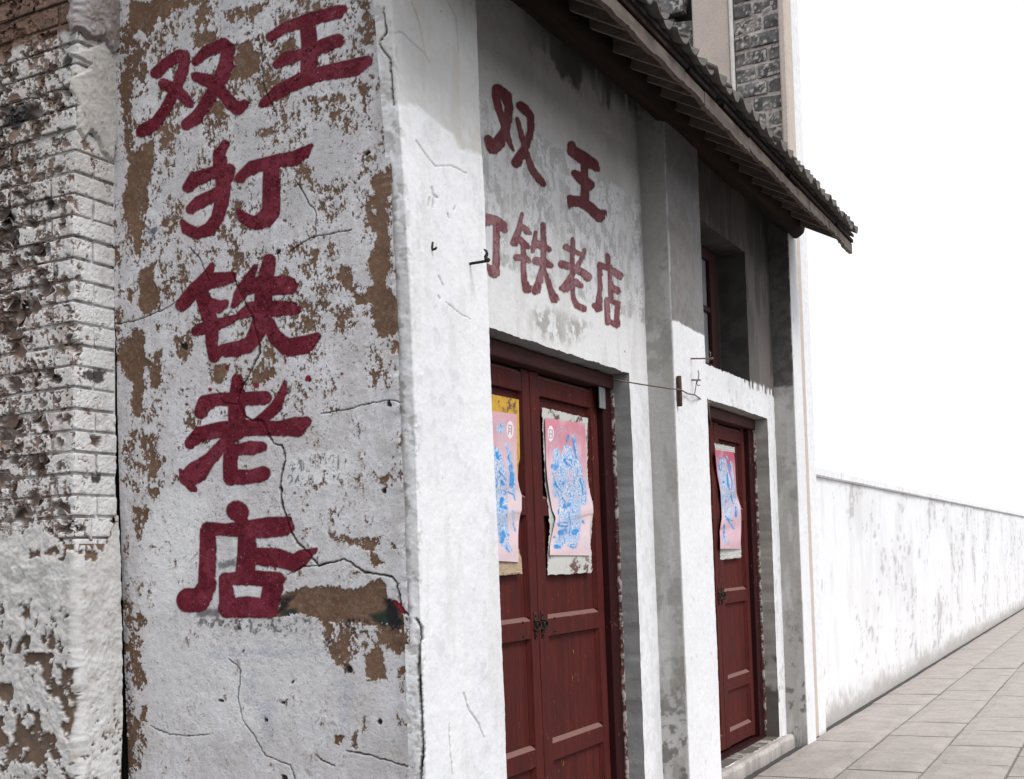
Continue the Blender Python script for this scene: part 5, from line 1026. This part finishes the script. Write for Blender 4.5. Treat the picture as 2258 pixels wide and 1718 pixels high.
tag(p3, 'curled pink and blue print on the second door', 'poster', 'prints pasted on the doors')
sheet('backing_paper', zm([(85,100),(95,140),(100,200)], *Z11), zm([(345,150),(348,185),(350,225)], *Z11), 2.6085, paper_fn(1471), M['paper'], p3, rip=.002, seed=25, rag=1.6, nv=60)
sheet('backing_paper', zm([(165,1400),(163,1500),(165,1590)], *Z11), zm([(425,1400),(430,1480),(432,1560)], *Z11), 2.6085, paper_fn(1481), M['paper'], p3, rip=.002, seed=27, rag=1.6, nv=60)

# ------------------------------------------------------------------ nails, wire, peg
def out_from(base, tip, Yw):       # a point on the wall and where its tip stands in front of it
    A = onY(*base, Yw); B = onX(*tip, A[0]); return A, B
A, B = out_from((1036.5, 581.6), (1077, 575), YF - .004)
mb = MB(); mb.tube([A + [0, .03, 0], A, B], .006, 8)
hk = [onX(x, y, A[0]) for x, y in ((1078, 575), (1072, 571), (1071, 566), (1074, 560), (1072, 553), (1067, 550))]
mb.tube(hk, [.009, .009, .008, .007, .005, .003], 8)
tag(mb.build('hook_nail', M['iron'], None, True), 'long iron nail with a curled hook in the corner pillar', 'nail')
A, B = out_from((951, 551), (960, 549), YF - .004)
mb = MB(); mb.tube([A + [0, .03, 0], A, B, B + [.004, -.002, .006]], .005, 8); mb.tube([A + [-.002, .004, 0], A + [.001, -.003, .012], A + [.005, -.006, .030]], [.007, .006, .004], 8)
tag(mb.build('bent_nail', M['iron'], None, True), 'short bent nail on the corner pillar left of the hook', 'nail')
A, B = out_from((1524, 791), (1572, 790.5), YF - .003)
mb = MB(); mb.tube([A + [0, .03, 0], A, B], [.006, .005, .0045], 8); mb.tube([B + [0, .02, 0], B], .008, 8)
mb.tube([onX(x, y, A[0]) for x, y in ((1566, 788), (1567, 783), (1566, 777), (1563, 775))], .003, 6)
tag(mb.build('hook_nail', M['wire'], None, True), 'upper long nail on the middle pillar, level with the window sill', 'nail')
A, B = out_from((1525, 838), (1545, 838), YF - .003)
mb = MB(); mb.tube([A + [0, .03, 0], A, B], .005, 8); mb.tube([onX(x, y, A[0]) for x, y in ((1539, 817), (1541, 825), (1540, 837), (1536, 845), (1540, 851), (1544, 849))], .003, 6)
mb.tube([onX(x, y, A[0]) for x, y in ((1536, 840), (1534, 856), (1531.5, 869))], .0025, 6)
tag(mb.build('hook_nail', M['wire'], None, True), 'lower nail on the middle pillar with wire twisted round it', 'nail')
wp = [((1343, 836), 2.50), ((1370, 840), 2.42), ((1410, 847), 2.36), ((1450, 853), 2.31), ((1480, 857.6), 2.268), ((1494, 858.5), 2.262), ((1502, 860), 2.268), ((1516, 868), 2.285), ((1532, 871), 2.27), ((1541, 877), 2.29), ((1551, 885), 2.33), ((1560, 888), 2.38), ((1566, 887), 2.43)]
mb = MB(); mb.tube([onY(*p, y) for p, y in wp], .0042, 8)
tag(mb.build('wire', M['wire'], None, True), 'thin steel wire stretched from the first door head to the second', 'wire')
a, b = onY(1497, 829, 2.284), onY(1499.5, 896, 2.284)
mb = MB(); mb.tube([a, a + (b - a) * .03, a + (b - a) * .5, a + (b - a) * .97, b], [.012, .0145, .015, .0145, .013], 14)
tag(mb.build('wooden_peg', M['peg'], None, True), 'short brown wooden stick held upright by the wire on the middle pillar', 'stick')
a, b = onY(1560, 884, 2.44), onY(1568, 940, 2.44)
mb = MB(); mb.tube([a + [0, .02, .004], a, a + (b - a) * .5, b], [.011, .009, .006, .0055], 10)
tag(mb.build('iron_rod', M['wire'], None, True), 'small iron rod hanging at the top corner of the second door', 'rod')
